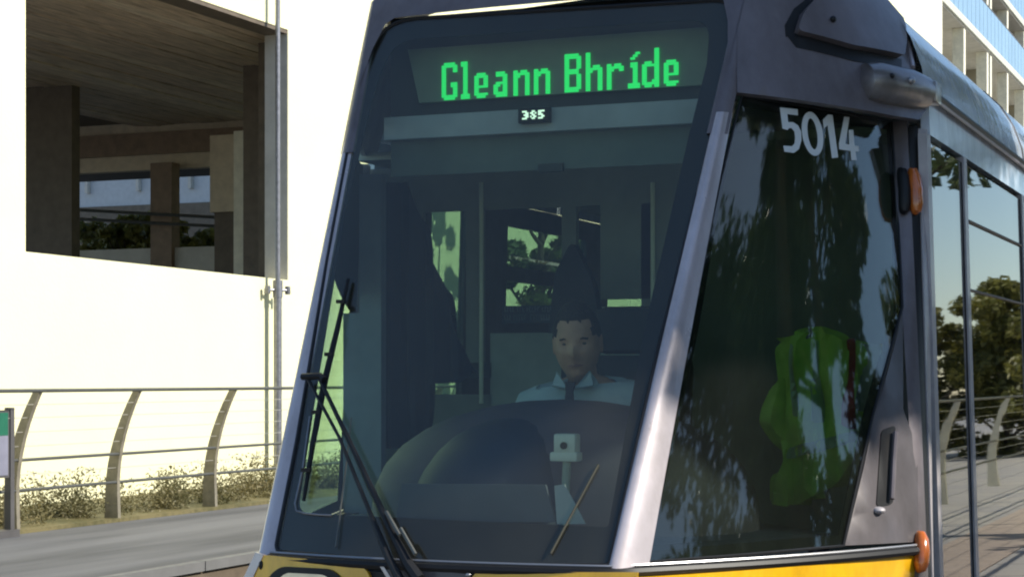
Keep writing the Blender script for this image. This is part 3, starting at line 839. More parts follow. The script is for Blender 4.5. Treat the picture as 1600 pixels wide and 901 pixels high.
# ---- wiper
def wsp(px, py, off=.03):
    s, z = solve(front, px, py, 0, 1.6); return front(s, z) + normal(front, s, z, OUTF) * off
pv = wsp(648, 940, .05)
wiper = empty('wiper', pv); wiper.parent = tram
MB().tube([wsp(665, 915, .05), wsp(650, 893, .055), wsp(622, 838, .05), wsp(560, 705, .04), wsp(510, 601, .035)], [.020, .017, .011, .008, .006], 8).build('wiper_arm', M['black'], wiper)
MB().tube([wsp(636, 915, .05), wsp(618, 880, .05), wsp(590, 810, .05), wsp(540, 690, .04), wsp(492, 601, .035)], [.015, .012, .007, .0055, .005], 8).build('wiper_arm', M['black'], wiper)
MB().tube([wsp(484, 597, .04), wsp(512, 596, .04), wsp(518, 602, .04)], .011, 8).build('blade_bracket', M['black'], wiper)
bl = [wsp(549, 440, .018), wsp(532, 520, .02), wsp(513, 602, .022), wsp(494, 700, .02), wsp(480, 785, .018)]
MB().tube(bl, [.006, .010, .012, .010, .006], 6).build('wiper_blade', M['black'], wiper)
MB().tube([p + Vector((.012, -.012, 0)) for p in bl[1:4]], .004, 6).build('blade_frame', M['black'], wiper)
for (x, y) in ((541, 478), (523, 560), (503, 650), (487, 740)):
    MB().box(wsp(x, y, .03), (.03, .014, .012)).build('blade_clip', M['black'], wiper)
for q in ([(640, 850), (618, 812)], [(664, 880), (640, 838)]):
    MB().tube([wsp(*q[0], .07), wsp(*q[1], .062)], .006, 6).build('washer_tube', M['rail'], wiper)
# thin rods on the glass, put in for reflected poles
MB().tube([wsp(552, 655, .012), wsp(545, 720, .012), wsp(528, 856, .012)], .0025, 6).build('reflection_rod', M['rail'], tram)
MB().tube([wsp(936, 728, .012), wsp(900, 795, .012), wsp(862, 866, .012)], .0035, 6).build('reflection_rod', M['rodm'], tram)

# ---- fleet number 5014 on the cab side glass
def zz(poly): return [(1180 + x / 4.096, 140 + y / 4.096) for x, y in poly]
d5 = zz([(150, 120), (262, 132), (264, 170), (196, 162), (201, 214), (232, 214), (264, 234), (284, 274), (286, 330), (270, 386), (238, 410), (178, 402), (172, 364), (226, 368), (243, 350), (247, 312), (242, 272), (224, 252), (206, 252), (198, 264), (166, 254)])
el = lambda rx, ry: zz([(357 + rx * math.cos(a) + .13 * ry * math.sin(a) * 1.0, 288 + ry * math.sin(a)) for a in [2 * math.pi * k / 26 for k in range(26)]])
d1 = zz([(424, 198), (456, 165), (484, 168), (520, 438), (482, 443), (454, 232), (430, 254)])
d4 = zz([(560, 178), (592, 182), (566, 352), (592, 357), (588, 262), (616, 262), (624, 364), (650, 368), (653, 402), (630, 400), (638, 456), (605, 456), (600, 397), (528, 386), (526, 350)])
for poly, hol in ((d5, ()), (el(66, 141), (el(31, 100),)), (d1, ()), (d4, ())):
    panel(side, poly, M['digit'], 'digit', cabwin, holes=hol, off=.0075, th=.0015, out=OUTR, guess=(.5, 2.2), step=.03, smooth=0)

# ------------------------------------------------------------------ driver
def skin_mesh(nodes, edges, sub=2):
    me = bpy.data.meshes.new('t'); me.from_pydata([n_[0] for n_ in nodes], edges, [])
    o = bpy.data.objects.new('t', me); COL.objects.link(o)
    m_ = o.modifiers.new('s', 'SKIN'); m_.use_smooth_shade = True
    for i, n_ in enumerate(nodes):
        r_ = n_[1]; me.skin_vertices[0].data[i].radius = r_ if isinstance(r_, tuple) else (r_, r_)
    me.skin_vertices[0].data[0].use_root = True
    ss = o.modifiers.new('u', 'SUBSURF'); ss.levels = sub; ss.render_levels = sub
    dg = bpy.context.evaluated_depsgraph_get()
    r_ = bpy.data.meshes.new_from_object(o.evaluated_get(dg)); bpy.data.objects.remove(o)
    return r_
HC = on_y(902, 536, .93)               # head centre
drv = tag(empty('person', (HC.x, 1.05, 1.0)), 'tram driver in a pale blue short sleeved shirt and dark tie, seated behind the windscreen', 'person')
hx, hy, hz = HC
def T(x, y, z): return (hx + x, hy + y, hz + z + (.07 if z < -.15 else .0))
nodes = [(T(0, .12, -.68), (.15, .11)), (T(0, .12, -.50), (.155, .11)), (T(0, .10, -.36), (.17, .115)), (T(0, .09, -.27), (.15, .09)), (T(0, .06, -.19), (.055, .055)), (T(0, .035, -.10), (.055, .058)), (T(0, .02, -.02), (.06, .07)),
         (T(-.19, .10, -.285), .058), (T(-.25, .0, -.52), .043), (T(-.17, -.26, -.60), .034), (T(-.12, -.37, -.59), (.03, .02)),
         (T(.19, .10, -.285), .058), (T(.25, .0, -.52), .043), (T(.19, -.26, -.60), .034), (T(.14, -.37, -.59), (.03, .02)),
         (T(-.10, .08, -.74), .09), (T(-.14, -.34, -.74), .07), (T(-.14, -.38, -1.15), .045), (T(-.14, -.46, -1.22), .04),
         (T(.10, .08, -.74), .09), (T(.14, -.34, -.74), .07), (T(.14, -.38, -1.15), .045), (T(.14, -.46, -1.22), .04)]
ed = [(0, 1), (1, 2), (2, 3), (3, 4), (4, 5), (5, 6), (3, 7), (7, 8), (8, 9), (9, 10), (3, 11), (11, 12), (12, 13), (13, 14), (0, 15), (15, 16), (16, 17), (17, 18), (0, 19), (19, 20), (20, 21), (21, 22)]
bm_ = bmesh.new(); bm_.from_mesh(skin_mesh(nodes, ed))
for sx in (-1, 1):                      # five fingers on each hand, curled over the desk edge
    bx_, by_, bz_ = T(sx * .13, -.40, -.59)
    for k in range(4):
        L = (.030, .034, .032, .025)[k]; x = bx_ + (k - 1.5) * .017
        fn_ = [((x, by_ + .02, bz_), .009), ((x, by_ - .03, bz_ + .005), .0085), ((x, by_ - .03 - L * .8, bz_ - .012), .008), ((x, by_ - .03 - L * 1.1, bz_ - .036), .007)]
        bm_.from_mesh(skin_mesh(fn_, [(0, 1), (1, 2), (2, 3)], 1))
    x = bx_ - sx * .03
    bm_.from_mesh(skin_mesh([((x + sx * .01, by_ + .04, bz_), .011), ((x - sx * .012, by_ + .01, bz_ - .005), .010), ((x - sx * .018, by_ - .02, bz_ - .015), .008)], [(0, 1), (1, 2)], 1))
HR = Matrix.Rotation(R(14), 3, 'Z') @ Matrix.Rotation(R(8), 3, 'X') @ Matrix.Rotation(R(-3), 3, 'Y')
def headfn(d):
    x, y, z = d.x, d.y, d.z            # face towards -y
    sx_, sy_, sz_ = .080, .102, .134
    jaw = max(0, -z)
    wx = sx_ * (1 - .24 * jaw ** 1.5); wy = sy_ * (1 - .10 * jaw)
    p = Vector((x * wx, y * wy, z * sz_))
    if y < 0:
        f = -y
        g = lambda cx, cz, r_: math.exp(-(((p.x - cx) / r_) ** 2 + ((p.z - cz) / r_) ** 2))
        p.y -= .006 * f * (1 if z < 0 else .3)                       # flat face forward
        p.y -= .020 * math.exp(-((p.x / .011) ** 2)) * math.exp(-(((p.z + .022) / .022) ** 2))     # nose tip
        p.y -= .010 * math.exp(-((p.x / .010) ** 2)) * math.exp(-(((p.z + .002) / .022) ** 2))
        for s in (-1, 1):
            p.y += .013 * g(s * .031, .008, .016)
            p.y -= .006 * g(s * .030, .030, .015)
            p.y -= .005 * g(s * .040, -.020, .018)
        p.y -= .006 * math.exp(-((p.x / .024) ** 2)) * math.exp(-(((p.z + .062) / .010) ** 2))      # mouth
        p.y += .005 * math.exp(-((p.x / .026) ** 2)) * math.exp(-(((p.z + .079) / .006) ** 2))
        p.y -= .010 * math.exp(-((p.x / .024) ** 2)) * math.exp(-(((p.z + .100) / .014) ** 2))      # chin
    return HR @ p
hm = MB(); hm.ball(HC, 1, 48, 40, headfn)
for s in (-1, 1):
    hm.ball(HC + HR @ Vector((s * .076, .012, -.004)), 1, 12, 8, lambda d, s=s: HR @ Vector((d.x * .009 + s * abs(d.z) * .004, d.y * .019, d.z * .032)))
me = bpy.data.meshes.new('h'); me.from_pydata(hm.v, [], hm.f); bm_.from_mesh(me)
bmesh.ops.recalc_face_normals(bm_, faces=bm_.faces)
me = bpy.data.meshes.new('body'); bm_.to_mesh(me); bm_.free()
link('body', me, M['skin'], drv, 60)
def hairfn(d):
    p = headfn(d)
    up = HR.inverted() @ p
    lim = (.080 + .003 * math.sin(up.x * 160 + 1) + .002 * math.sin(up.x * 410) if abs(up.x) < .058 else .030) if up.y < -.035 else (.012 if up.y < .03 else -.075)
    g = 1.07 if up.z > lim + .02 else (1.035 if up.z > lim else .93)
    q = Vector((up.x * g, up.y * g, up.z * g + (.004 if up.z > lim else 0)))
    return HR @ q
MB().ball(HC, 1, 48, 40, hairfn).build('hair', M['hair'], drv, 60)
for s in (-1, 1):
    e_ = HC + HR @ Vector((s * .030, -.0815, .008))
    MB().ball(e_, (.012, .006, .0055), 10, 8).build('eye', M['eye'], drv)
    MB().tube([HC + HR @ Vector((s * .014, -.094, .024)), HC + HR @ Vector((s * .030, -.094, .028)), HC + HR @ Vector((s * .046, -.080, .023))], .0042, 6).build('eyebrow', M['hair'], drv)
MB().tube([HC + HR @ Vector((-.024, -.089, -.063)), HC + HR @ Vector((0, -.1035, -.061)), HC + HR @ Vector((.024, -.089, -.063))], [.002, .0038, .002], 6).build('lips', M['lips'], drv)
sn = [(T(0, .12, -.70), (.168, .125)), (T(0, .12, -.50), (.172, .125)), (T(0, .10, -.36), (.188, .13)), (T(0, .085, -.258), (.170, .105)), (T(0, .065, -.205), (.090, .082)),
      (T(-.200, .10, -.288), .078), (T(-.245, .02, -.46), .068), (T(.200, .09, -.270), .080), (T(.245, .02, -.46), .064)]
me = skin_mesh(sn, [(0, 1), (1, 2), (2, 3), (3, 4), (3, 5), (5, 6), (3, 7), (7, 8)]); me.name = 'shirt'
shirt = link('shirt', me, M['shirt'], drv, 60)
for s in (-1, 1):
    cl = [T(s * .012, -.052, -.225), T(s * .060, -.035, -.165), T(s * .072, .04, -.150), T(s * .05, .05, -.19), T(s * .075, -.045, -.215)]
    MB().add(cl + [tuple(Vector(c) + Vector((0, -.008, .004))) for c in cl], [(0, 1, 2, 3, 4), (9, 8, 7, 6, 5), (0, 5, 6, 1), (1, 6, 7, 2), (2, 7, 8, 3), (3, 8, 9, 4), (4, 9, 5, 0)]).build('collar', M['shirt'], drv, 30)
MB().prism([T(-.018, -.068, -.200), T(.018, -.068, -.200), T(.012, -.078, -.232), T(.036, -.100, -.50), T(0, -.102, -.53), T(-.036, -.100, -.50), T(-.012, -.078, -.232)], (0, .012, 0)).build('tie', M['tie'], drv)
tn = [(T(0, .12, -.70), (.165, .12)), (T(-.10, .08, -.745), .098), (T(-.14, -.34, -.745), .08), (T(-.14, -.38, -1.13), .06), (T(.10, .08, -.745), .098), (T(.14, -.34, -.745), .08), (T(.14, -.38, -1.13), .06)]
me = skin_mesh(tn, [(0, 1), (1, 2), (2, 3), (0, 4), (4, 5), (5, 6)]); me.name = 'trousers'
link('trousers', me, M['trousers'], drv, 60)

# ------------------------------------------------------------------ hi-vis jacket hanging in the cab
jk_px = [(1206, 545), (1236, 524), (1264, 517), (1300, 522), (1334, 535), (1340, 600), (1336, 640), (1362, 652), (1352, 700), (1318, 742), (1286, 768), (1240, 790), (1204, 786), (1224, 720), (1206, 660), (1214, 600)]
jk = tag(empty('jacket', on_y(1270, 785, 1.0)), 'bright green hi-vis jacket hanging behind the cab side window', 'jacket')
Pj = lambda s, z: Vector((s, 1.02 + .6 * (s - .9) * 0 + .028 * math.sin(s * 46 + z * 7) + .018 * math.sin(s * 95 - z * 14) + .012 * math.sin(z * 31 + s * 20), z))
def jpan(pxs, m, nm, off, th=.02):
    pts = [on_y(x, y, 1.02) for x, y in pxs]
    return panel(Pj, rounded([(p.x, p.z) for p in pts], .015), m, nm, jk, th=th, off=off, out=Vector((0, -1, 0)), px=False, step=.025)
jpan(jk_px, M['hivis'], 'jacket_body', 0, .05)
jpan([(1262, 530), (1276, 530), (1284, 660), (1270, 660)], M['reflect'], 'reflective_band', .004, .004)
jpan([(1228, 700), (1338, 672), (1342, 688), (1226, 718)], M['reflect'], 'reflective_band', .004, .004)
jpan([(1236, 535), (1242, 535), (1250, 650), (1242, 650)], M['reflect'], 'reflective_band', .004, .004)
jpan([(1322, 528), (1334, 528), (1334, 672), (1322, 665)], M['red'], 'red_edge', .012, .01)
MB().tube([on_y(1265, 512, 1.04), on_y(1268, 522, 1.04), on_y(1250, 534, 1.04)], .006, 6).build('hanger', M['steel'], jk)
p_ = on_y(1360, 600, 1.06)
MB().box((p_.x, 1.08, p_.z - .05), (.07, .02, .36)).build('cab_rear_panel', M['cabgrey'], tram)

# ------------------------------------------------------------------ ground
mb = MB(); G = 700
mb.add([(-G, -G, 0), (G, -G, 0), (G, G, 0), (-G, G, 0)], [(0, 1, 2, 3)])
struct(mb.build('ground', M['ground'], None, 0))
PX = -4.82
mb = MB(); mb.span((-40, -12, -.2), (PX - .085, 90, .30)); pf = struct(mb.build('platform', M['asphalt'], None, 0))
MB().span((PX - .084, -12, -.1), (PX - .03, 90, .235)).build('platform_face', M['darkwall'], pf, 0)  # dark colour stands in for the tram's shadow on this face
for i in range(26):
    y = -2 + i * 1.2
    MB().span((PX - .082, y + .006, .237), (PX, y + 1.194, .306)).build('coping_stone', M['coping'], pf, 0)
mb = MB(); mb.span((1.75, -30, -.2), (60, 120, .30)); struct(mb.build('near_platform', M['paving'], None, 0))
mb = MB(); mb.span((2.2, -30, .296), (2.9, 60, .304)); struct(mb.build('tactile_strip', M['tactile'], None, 0))
for xr in (-.7175, .7175, -3.9, -2.465):
    mb = MB(); mb.span((xr - .035, -40, -.01), (xr + .035, 110, .03)); struct(mb.build('track', M['steel'], None, 0))

# ------------------------------------------------------------------ left building with opening
WX = -9.35
bl_ = tag(empty('building', (WX, 15, .3)), 'pale sunlit building with a big square opening under a timber soffit', 'building')
oy0 = on_x(40, 200, WX).y; oy1 = on_x(450, 200, WX).y
oz1 = on_x(450, 47, WX).z; oz0 = on_x(445, 437, WX).z; oz0a = on_x(80, 397, WX).z
Hh = 19
MB().prism([(WX, 4.5, .2), (WX, oy0, .2), (WX, oy0, Hh), (WX, 4.5, Hh)], (-.33, 0, 0)).build('wall', M['white_wall'], bl_, 0)
MB().prism([(WX, oy1, .2), (WX, 60.2, .2), (WX, 60.2, Hh), (WX, oy1, Hh)], (-.33, 0, 0)).build('wall', M['white_wall'], bl_, 0)
MB().prism([(WX, oy0, oz1), (WX, oy1, oz1), (WX, oy1, Hh), (WX, oy0, Hh)], (-.33, 0, 0)).build('wall', M['white_wall'], bl_, 0)
MB().prism([(WX, oy0, .2), (WX, oy1, .2), (WX, oy1, oz0), (WX, oy0, oz0a)], (-.33, 0, 0)).build('wall', M['white_wall'], bl_, 0)
MB().span((WX - .331, oy1 - .004, oz0), (WX - .006, oy1 + .03, oz1)).build('jamb', M['concrete'], bl_, 0)
MB().span((WX - .33, oy0, oz1 - .05), (WX - .01, oy1 - .005, oz1 + .02)).build('lintel_edge', M['darkwall'], bl_, 0)
# soffit planks running across the opening
SX0, SX1 = WX - .34, -16.2
ny = 74
x = SX0 - .01
while x > SX1:
    o = MB().span((x - .235, 5.0, oz1 - .02 + random.uniform(-.014, .014)), (x, 28.0, oz1 + .03)).build('soffit_plank', M['soffit2' if random.random() < .3 else 'soffit'], bl_, 0)
    x -= .262
MB().span((-24, 3.5, oz1 + .05), (SX0, 30, oz1 + .12)).build('ceiling_deck', M['darkwall'], bl_, 0)
# interior screen walls and columns
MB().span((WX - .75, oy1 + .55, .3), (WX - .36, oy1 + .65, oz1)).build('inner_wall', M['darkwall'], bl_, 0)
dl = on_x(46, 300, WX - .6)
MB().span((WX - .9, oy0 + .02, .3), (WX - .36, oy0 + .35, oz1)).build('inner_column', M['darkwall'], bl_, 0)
def bkpx(px0, py0, px1, py1, yv, th, m, nm):
    a, b = on_y(px0, py0, yv), on_y(px1, py1, yv)
    return MB().span((a.x, yv, b.z), (b.x, yv + th, a.z)).build(nm, m, bl_, 0)
YS = 22.0
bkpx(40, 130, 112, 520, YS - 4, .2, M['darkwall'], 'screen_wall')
bkpx(100, 170, 400, 257, YS + .3, .2, M['beige'], 'fascia')
bkpx(100, 215, 400, 232, YS + .2, .05, M['brown'], 'fascia_board')
bkpx(235, 255, 268, 520, YS, .25, M['brown'], 'column')
bkpx(328, 212, 366, 330, YS - 2, .2, M['beige'], 'panel')
bkpx(335, 330, 366, 520, YS - 1.9, .2, M['darkwall'], 'panel')
bkpx(365, 205, 380, 520, YS - 3, .2, M['bcol'], 'bright_column')
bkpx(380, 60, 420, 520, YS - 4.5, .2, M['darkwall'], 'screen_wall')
bkpx(100, 392, 420, 520, YS + .1, .1, M['concrete'], 'parapet')
for py in (332, 346):
    a, b = on_y(104, py - 5, YS - .3), on_y(368, py + 9, YS - .3)
    MB().tube([a, b], .03, 6).build('handrail', M['rail'], bl_)
# far block seen through the opening
fb = tag(empty('building', (-34, 60, 0)), 'pale blue grey block glimpsed far behind the square opening', 'building')
a, b = on_y(60, 240, 52), on_y(420, 312, 52)
MB().span((a.x - 3, 52, b.z), (b.x + 3, 56, a.z + 4)).build('wall', M['paleblue'], fb, 0)
a2 = on_y(60, 312, 51.9)
MB().span((a.x - 3, 51.9, 0), (b.x + 3, 56, b.z)).build('lower_wall', M['darkwall'], fb, 0)
for i in range(9):
    x = a.x + i * 2.2
    MB().span((x, 51.8, b.z + .5), (x + .12, 51.99, b.z + 3)).build('panel_joint', M['concrete'], fb, 0)

# ------------------------------------------------------------------ balcony building at right
BX = -9.6
bb_ = tag(empty('building', (BX, 75, 0)), 'apartment block with blue glass balcony fronts and white columns beyond the tram roof', 'building')
sl1 = on_x(1535, 55, BX).z
st = 2.75
MB().span((BX - 14, 60.5, 0), (BX - 2.4, 125, sl1 + 2 * st + 1)).build('wall', M['bwall'], bb_, 0)
for k in range(-5, 4):
    z = sl1 + k * st
    if z < 2: continue
    MB().span((BX - 2.4, 62.5, z - .28), (BX, 125, z)).build('balcony_slab', M['bslab'], bb_, 0)
    MB().span((BX - 2.35, 62.6, z - .34), (BX - .1, 124.9, z - .285)).build('balcony_soffit', M['concrete'], bb_, 0)
    if k >= 0:
        y = 62.6
        while y < 118:
            if k >= 0: MB().span((BX - .09, y + .03, z + .05), (BX - .05, y + .97, z + 1.45)).build('balustrade_pane', M['balu'], bb_, 0)
            y += 1.0
        MB().tube([(BX - .07, 62.6, z + 1.5), (BX - .07, 118, z + 1.5)], .035, 6).build('balustrade_rail', M['steel'], bb_)
    if k in (-2, -1, 0, 1):
        for y in (63.0, 68.2, 73.9, 74.8, 79.6, 85.0, 86.0, 92, 98, 104, 110):
            MB().span((BX - .55, y, z), (BX - .12, y + .42, z + st - .35)).build('column', M['bcol'], bb_, 0)
        for y in (64.6, 70.6, 76.4, 82.2, 88, 94, 100):
            MB().span((BX - 2.39, y, z + .05), (BX - 2.33, y + 2.3, z + 2.2)).build('window', M['bdark'], bb_, 0)
            MB().span((BX - 2.32, y + 1.1, z + .05), (BX - 2.28, y + 1.18, z + 2.2)).build('window_mullion', M['bslab'], bb_, 0)
        for y in (66.6, 78.3, 90):
            MB().span((BX - 2.35, y, z), (BX - .9, y + .15, z + st - .35)).build('dividing_wall', M['bwall'], bb_, 0)
MB().span((BX - .5, 61.0, 0), (BX + .1, 62.3, sl1 + 2 * st)).build('end_pier', M['bcol'], bb_, 0)

# ------------------------------------------------------------------ fence with curved posts
FX = -7.60
def fence(x, y0, ys, name_label, sgn=1, zg=.3, wires=True, rails=True, group=None):
    t = tag(empty('fence', (x, ys[0], zg)), name_label, 'fence', group)
    for y in ys:
        mb = MB(); pts = []; n = 9
        rings = []
        for k in range(n + 1):
            u = k / n
            z = zg + u * 1.19; off = .27 * sgn * max(0, (u - .25) / .75) ** 1.9
            pts.append((x + off, y, z)); rings.append(.075 - .042 * u)
        vs = []
        for p, wd in zip(pts, rings):
            for dx, dy in ((-wd, -.022), (wd, -.022), (wd, .022), (-wd, .022)):
                vs.append((p[0] + dx, p[1] + dy, p[2]))
        fs_ = [(0, 3, 2, 1), (n * 4, n * 4 + 1, n * 4 + 2, n * 4 + 3)]
        for k in range(n):
            for j in range(4): fs_.append((k * 4 + j, k * 4 + (j + 1) % 4, (k + 1) * 4 + (j + 1) % 4, (k + 1) * 4 + j))
        mb.add(vs, fs_); mb.build('post', M['khaki' if sgn > 0 else 'bcol'], t, 40)  # mirrored fence gets white posts, painting in the sunlight on them
    ya, yb2 = y0
    if rails:
        for z, off, r_ in ((1.495, .275, .016), (.915, .045, .014), (.66, .02, .014)):
            MB().tube([(x + off * sgn + .03 * sgn, ya, z), (x + off * sgn + .03 * sgn, yb2, z)], r_, 8).build('rail', M['rail'], t)
    if wires:
        for z, off in ((1.38, .22), (1.27, .16), (1.15, .11), (1.03, .07), (.79, .03)):
            MB().tube([(x + off * sgn + .02, ya, z), (x + off * sgn + .02, yb2, z)], .0028, 5).build('wire', M['wire'], t)
    return t
pys = [9.28 + 1.60 * k for k in range(-6, 18)]
fence(FX, (-1, 40), [on_x(p, 790, FX).y for p in (18, 176, 328)] + [on_x(328, 790, FX).y + 1.6 * k for k in range(1, 16)] + [on_x(18, 790, FX).y - 1.5 * k for k in range(1, 5)],
      'low steel fence of curved posts and thin rails in front of the white wall')
tf = fence(4.0, (8, 34), [17, 25, 13.3, 21, 29], 'curved post fence along the back of the near platform, mirrored in the tram doors', sgn=-1, wires=True)

# mast
mp_ = on_x(434, 500, -9.2)
ms = tag(empty('mast', (mp_.x, mp_.y, .3)), 'thin grey steel mast with a small crossbar in front of the pale wall', 'mast')
MB().tube([(mp_.x, mp_.y, .3), (mp_.x, mp_.y, 2.72)], .050, 14).build('pole', M['steel'], ms)
MB().tube([(mp_.x, mp_.y, 2.70), (mp_.x, mp_.y, 8.5)], .030, 12).build('upper_pole', M['steel'], ms)
q = on_x(434, 453, -9.2)
for s in (-1, 1):
    MB().tube([(q.x, q.y, q.z), (q.x + s * .06, q.y + s * .12, q.z)], .018, 8).build('bracket', M['steel'], ms)
    MB().box((q.x + s * .065, q.y + s * .13, q.z), (.055, .055, .10), bev=.01).build('bracket_clamp', M['steel'], ms)
MB().tube([(q.x, q.y, q.z - .09), (q.x, q.y, q.z + .12)], .06, 14).build('collar', M['steel'], ms)
MB().tube([(mp_.x, mp_.y, .3), (mp_.x, mp_.y, .33)], .12, 16).build('base_plate', M['steel'], ms)

# information board at the left edge
q = on_z(16, 838, .3)
ib = tag(empty('information_board', q), 'freestanding information board with a green header cut by the left edge of the view', 'sign')
tz = on_x(20, 640, q.x).z; bz = on_x(20, 745, q.x).z
def bd(y0, y1, z0, z1, x0, x1, m, nm): return MB().span((q.x + x0, q.y + y0, z0), (q.x + x1, q.y + y1, z1)).build(nm, m, ib, 0)
# board faces the track (+x) and runs along y towards the camera
bd(-.95, .02, bz, tz, -.03, .0, M['board_frame'], 'board')
bd(-.93, -.035, (bz + tz) / 2 + .07, tz - .02, .001, .006, M['board_green'], 'header')
bd(-.93, -.035, bz + .02, (bz + tz) / 2 + .068, .001, .006, M['board_grey'], 'poster')
bd(-.01, .04, .3, tz + .02, -.05, .012, M['board_frame'], 'leg')
bd(-.99, -.94, .3, tz + .02, -.05, .012, M['board_frame'], 'leg')
bd(-.22, -.19, .3, bz, -.03, -.005, M['steel'], 'brace')
bd(-1.0, .06, .3, .36, -.09, .05, M['board_frame'], 'plinth')

# ------------------------------------------------------------------ plants
def leaves_mesh(name, centers, size, m, parent=None, seed=1, flat=.5):
    rg = np.random.default_rng(seed); n = len(centers)
    c = np.array(centers)
    a = rg.normal(size=(n, 3)); a /= np.linalg.norm(a, axis=1)[:, None]
    b = rg.normal(size=(n, 3)); b -= (a * b).sum(1)[:, None] * a; b /= np.linalg.norm(b, axis=1)[:, None]
    s = size * rg.uniform(.6, 1.3, n)[:, None]
    v = np.stack([c - a * s, c - b * s * flat, c + a * s, c + b * s * flat], 1).reshape(-1, 3)
    me = bpy.data.meshes.new(name)
    me.vertices.add(4 * n); me.vertices.foreach_set('co', v.ravel())
    me.loops.add(4 * n); me.loops.foreach_set('vertex_index', np.arange(4 * n, dtype=np.int32))
    me.polygons.add(n); me.polygons.foreach_set('loop_start', np.arange(0, 4 * n, 4, dtype=np.int32))
    me.update(calc_edges=True); me.validate()
    return link(name, me, m, parent, 0)
def tree(x, y, zg, H, rad, crown0, label, m, seed, nclump=60, per=260, lsize=.10, group=None, cat='tree'):
    rg = np.random.default_rng(seed)
    t = tag(empty('tree', (x, y, zg)), label, cat, group)
    mb = MB(); top = zg + H * .8
    mb.tube([(x, y, zg), (x + .05, y, zg + H * .25), (x - .05, y + .05, zg + H * .5), (x, y, top)], [.16 * H / 7, .13 * H / 7, .09 * H / 7, .03], 10)
    mb.build('trunk', M['bark'], t)
    cl = []
    lm = MB()
    for k in range(nclump):
        u = rg.uniform(0, 1); zc = zg + crown0 + (H - crown0) * u
        rr = rad * math.sqrt(max(.05, 1 - (2 * u - .85) ** 2 * .8)) * rg.uniform(.25, 1.05)
        an = rg.uniform(0, 2 * math.pi)
        c = np.array((x + rr * math.cos(an), y + rr * math.sin(an), zc)); cl.append(c)
        if k % 3 == 0:
            zs_ = max(zg + crown0 * .7, zc - rr * .5 - .3); zs_ = min(zs_, top - .2)
            mid = ((x + c[0]) / 2, (y + c[1]) / 2, (zs_ + zc) / 2 - .05)
            lm.tube([(x, y, zs_), mid, tuple(c)], [.045, .03, .012], 6)
    lm.build('limbs', M['bark'], t)
    pts = []
    for c in cl:
        r_ = rg.uniform(.28, .62) * rad / 2.2
        d = rg.normal(size=(per, 3)); d /= np.linalg.norm(d, axis=1)[:, None]
        d *= (rg.uniform(0, 1, per) ** .45)[:, None] * r_ * np.array([1.1, 1.1, .75])
        pts.append(c + d)
    leaves_mesh('crown', np.concatenate(pts), lsize, m, t, seed)
    return t
tree(7.2, 3.0, .3, 9.0, 2.3, 1.0, 'broad dark green tree beside the near platform, mirrored in the cab side glass', M['leaf'], 3, 74, 330, .10)
tree(9.0, -3.2, .3, 8.0, 2.4, 1.2, 'dark tree on the near platform side, nearest to the tram nose', M['leaf'], 4, 80, 300, .085)
tree(12.5, .2, .3, 8.0, 3.0, .8, 'wide dark tree standing back from the near platform opposite the tram nose', M['leaf'], 14, 64, 260, .10)
tree(6.4, 1.9, .3, 10.6, 1.9, 5.8, 'tall slender tree added on the near platform to shade the cab', M['leaf'], 15, 190, 380, .085)  # unseen tree, placed and shaped to throw shade on fairing and upper pillar
tree(10.4, 2.4, .3, 7.0, 1.9, .5, 'low branched tree between two larger trees of the near platform', M['leaf'], 16, 70, 280, .09)
tree(9.5, 8.2, .3, 4.4, 1.7, .8, 'mid green tree standing behind the broad tree of the near platform', M['leaf3'], 5, 70, 260, .09)
tree(4.6, 12.0, .3, 7.0, 2.2, 2.7, 'tree overhanging the near platform, mirrored at the top of the tram doors', M['leaf'], 6, 46, 220, .10)
tree(2.95, 22.5, .3, 10.0, 2.4, 4.8, 'high crowned tree further down the near platform, mirrored in the roof side', M['leaf3'], 17, 60, 240, .11)
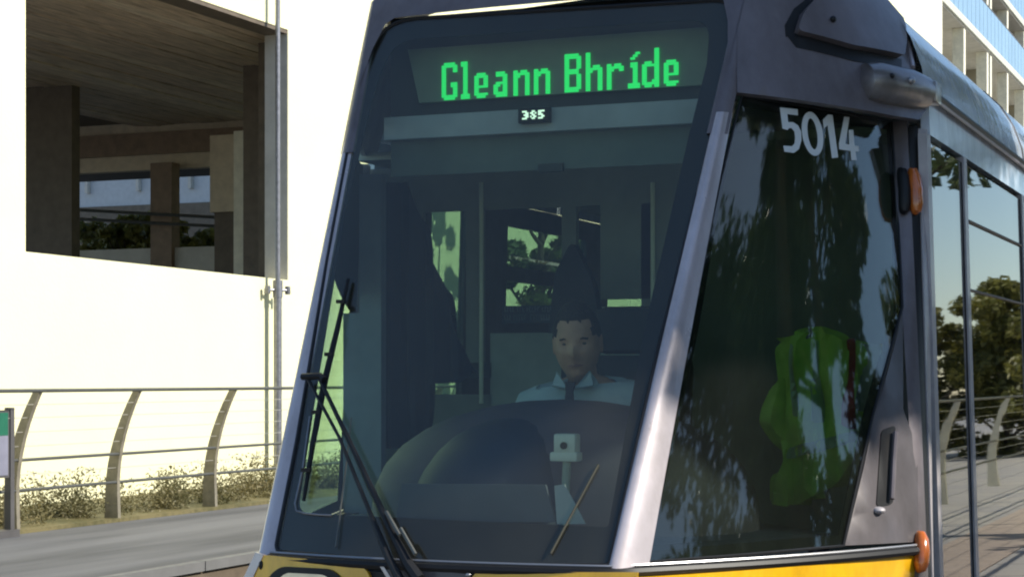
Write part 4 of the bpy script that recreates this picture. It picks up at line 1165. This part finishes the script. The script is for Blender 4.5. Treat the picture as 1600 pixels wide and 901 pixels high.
tree(-7.75, 20.0, .3, 5.0, .9, 1.2, 'small green tree by the fence, glimpsed through the tram windows', M['leaf3'], 8, 40, 220, .06)
for i, (x, y, h) in enumerate(((3.9, 33, 3.1), (5.7, 34.5, 3.4), (7.6, 33.5, 3.0), (9.8, 35, 3.6), (12.2, 34, 3.3), (14.8, 36, 3.5))):
    tree(x, y, .3, h, 1.7, .1, 'bushy olive tree number %s from the track in the row closing the near platform' % ('one', 'two', 'three', 'four', 'five', 'six')[i], M['leaf2'], 20 + i, 60, 300, .08, group='bushy trees closing the near platform')
for i, (px, s) in enumerate(((135, 1.0), (205, 1.3), (300, 1.1))):
    p = on_y(px, 395, 30)
    tree(p.x, 30, .0, p.z + s * .55, 1.3, p.z - 1.4, ('leftmost', 'middle', 'rightmost')[i] + ' autumn tree seen far through the square opening', M['leaf2'], 40 + i, 36, 160, .09, group='autumn trees behind the opening')
# hedge on the near platform behind the trees
rg = np.random.default_rng(9)
pts = np.stack([rg.uniform(10.6, 12.0, 26000), rg.uniform(-9, 26, 26000), rg.uniform(.3, 2.6, 26000)], 1)
leaves_mesh('hedge', pts, .09, M['leaf'], None, 3); tag(bpy.data.objects['hedge'], 'long dark hedge behind the trees of the near platform', 'hedge')
# weeds along the wall
pts = []
for k in range(520):
    y = rg.uniform(2, 26); y += .35 * math.sin(y * 5.1); x = rg.uniform(FX - .9, FX - .1); h = rg.uniform(.14, .52) * rg.uniform(.5, 1)
    n_ = int(70 + 380 * h); a_ = rg.normal(size=(n_, 3)) * np.array([.10, .10, 0])
    u = rg.uniform(0, 1, n_); a_ *= (.35 + .8 * u)[:, None]
    pts.append(np.stack([x + a_[:, 0], y + a_[:, 1], .3 + h * u], 1))
wd_ = leaves_mesh('weeds', np.concatenate(pts), .020, M['weed'], None, 5, .35)
tag(wd_, 'straggly brown green weeds along the foot of the fence', 'weeds', kind='stuff')
MB().span((WX + .02, -10, .296), (FX + .08, 60, .335)).build('planting_bed', M['weed'], None, 0)
struct(bpy.data.objects['planting_bed'])
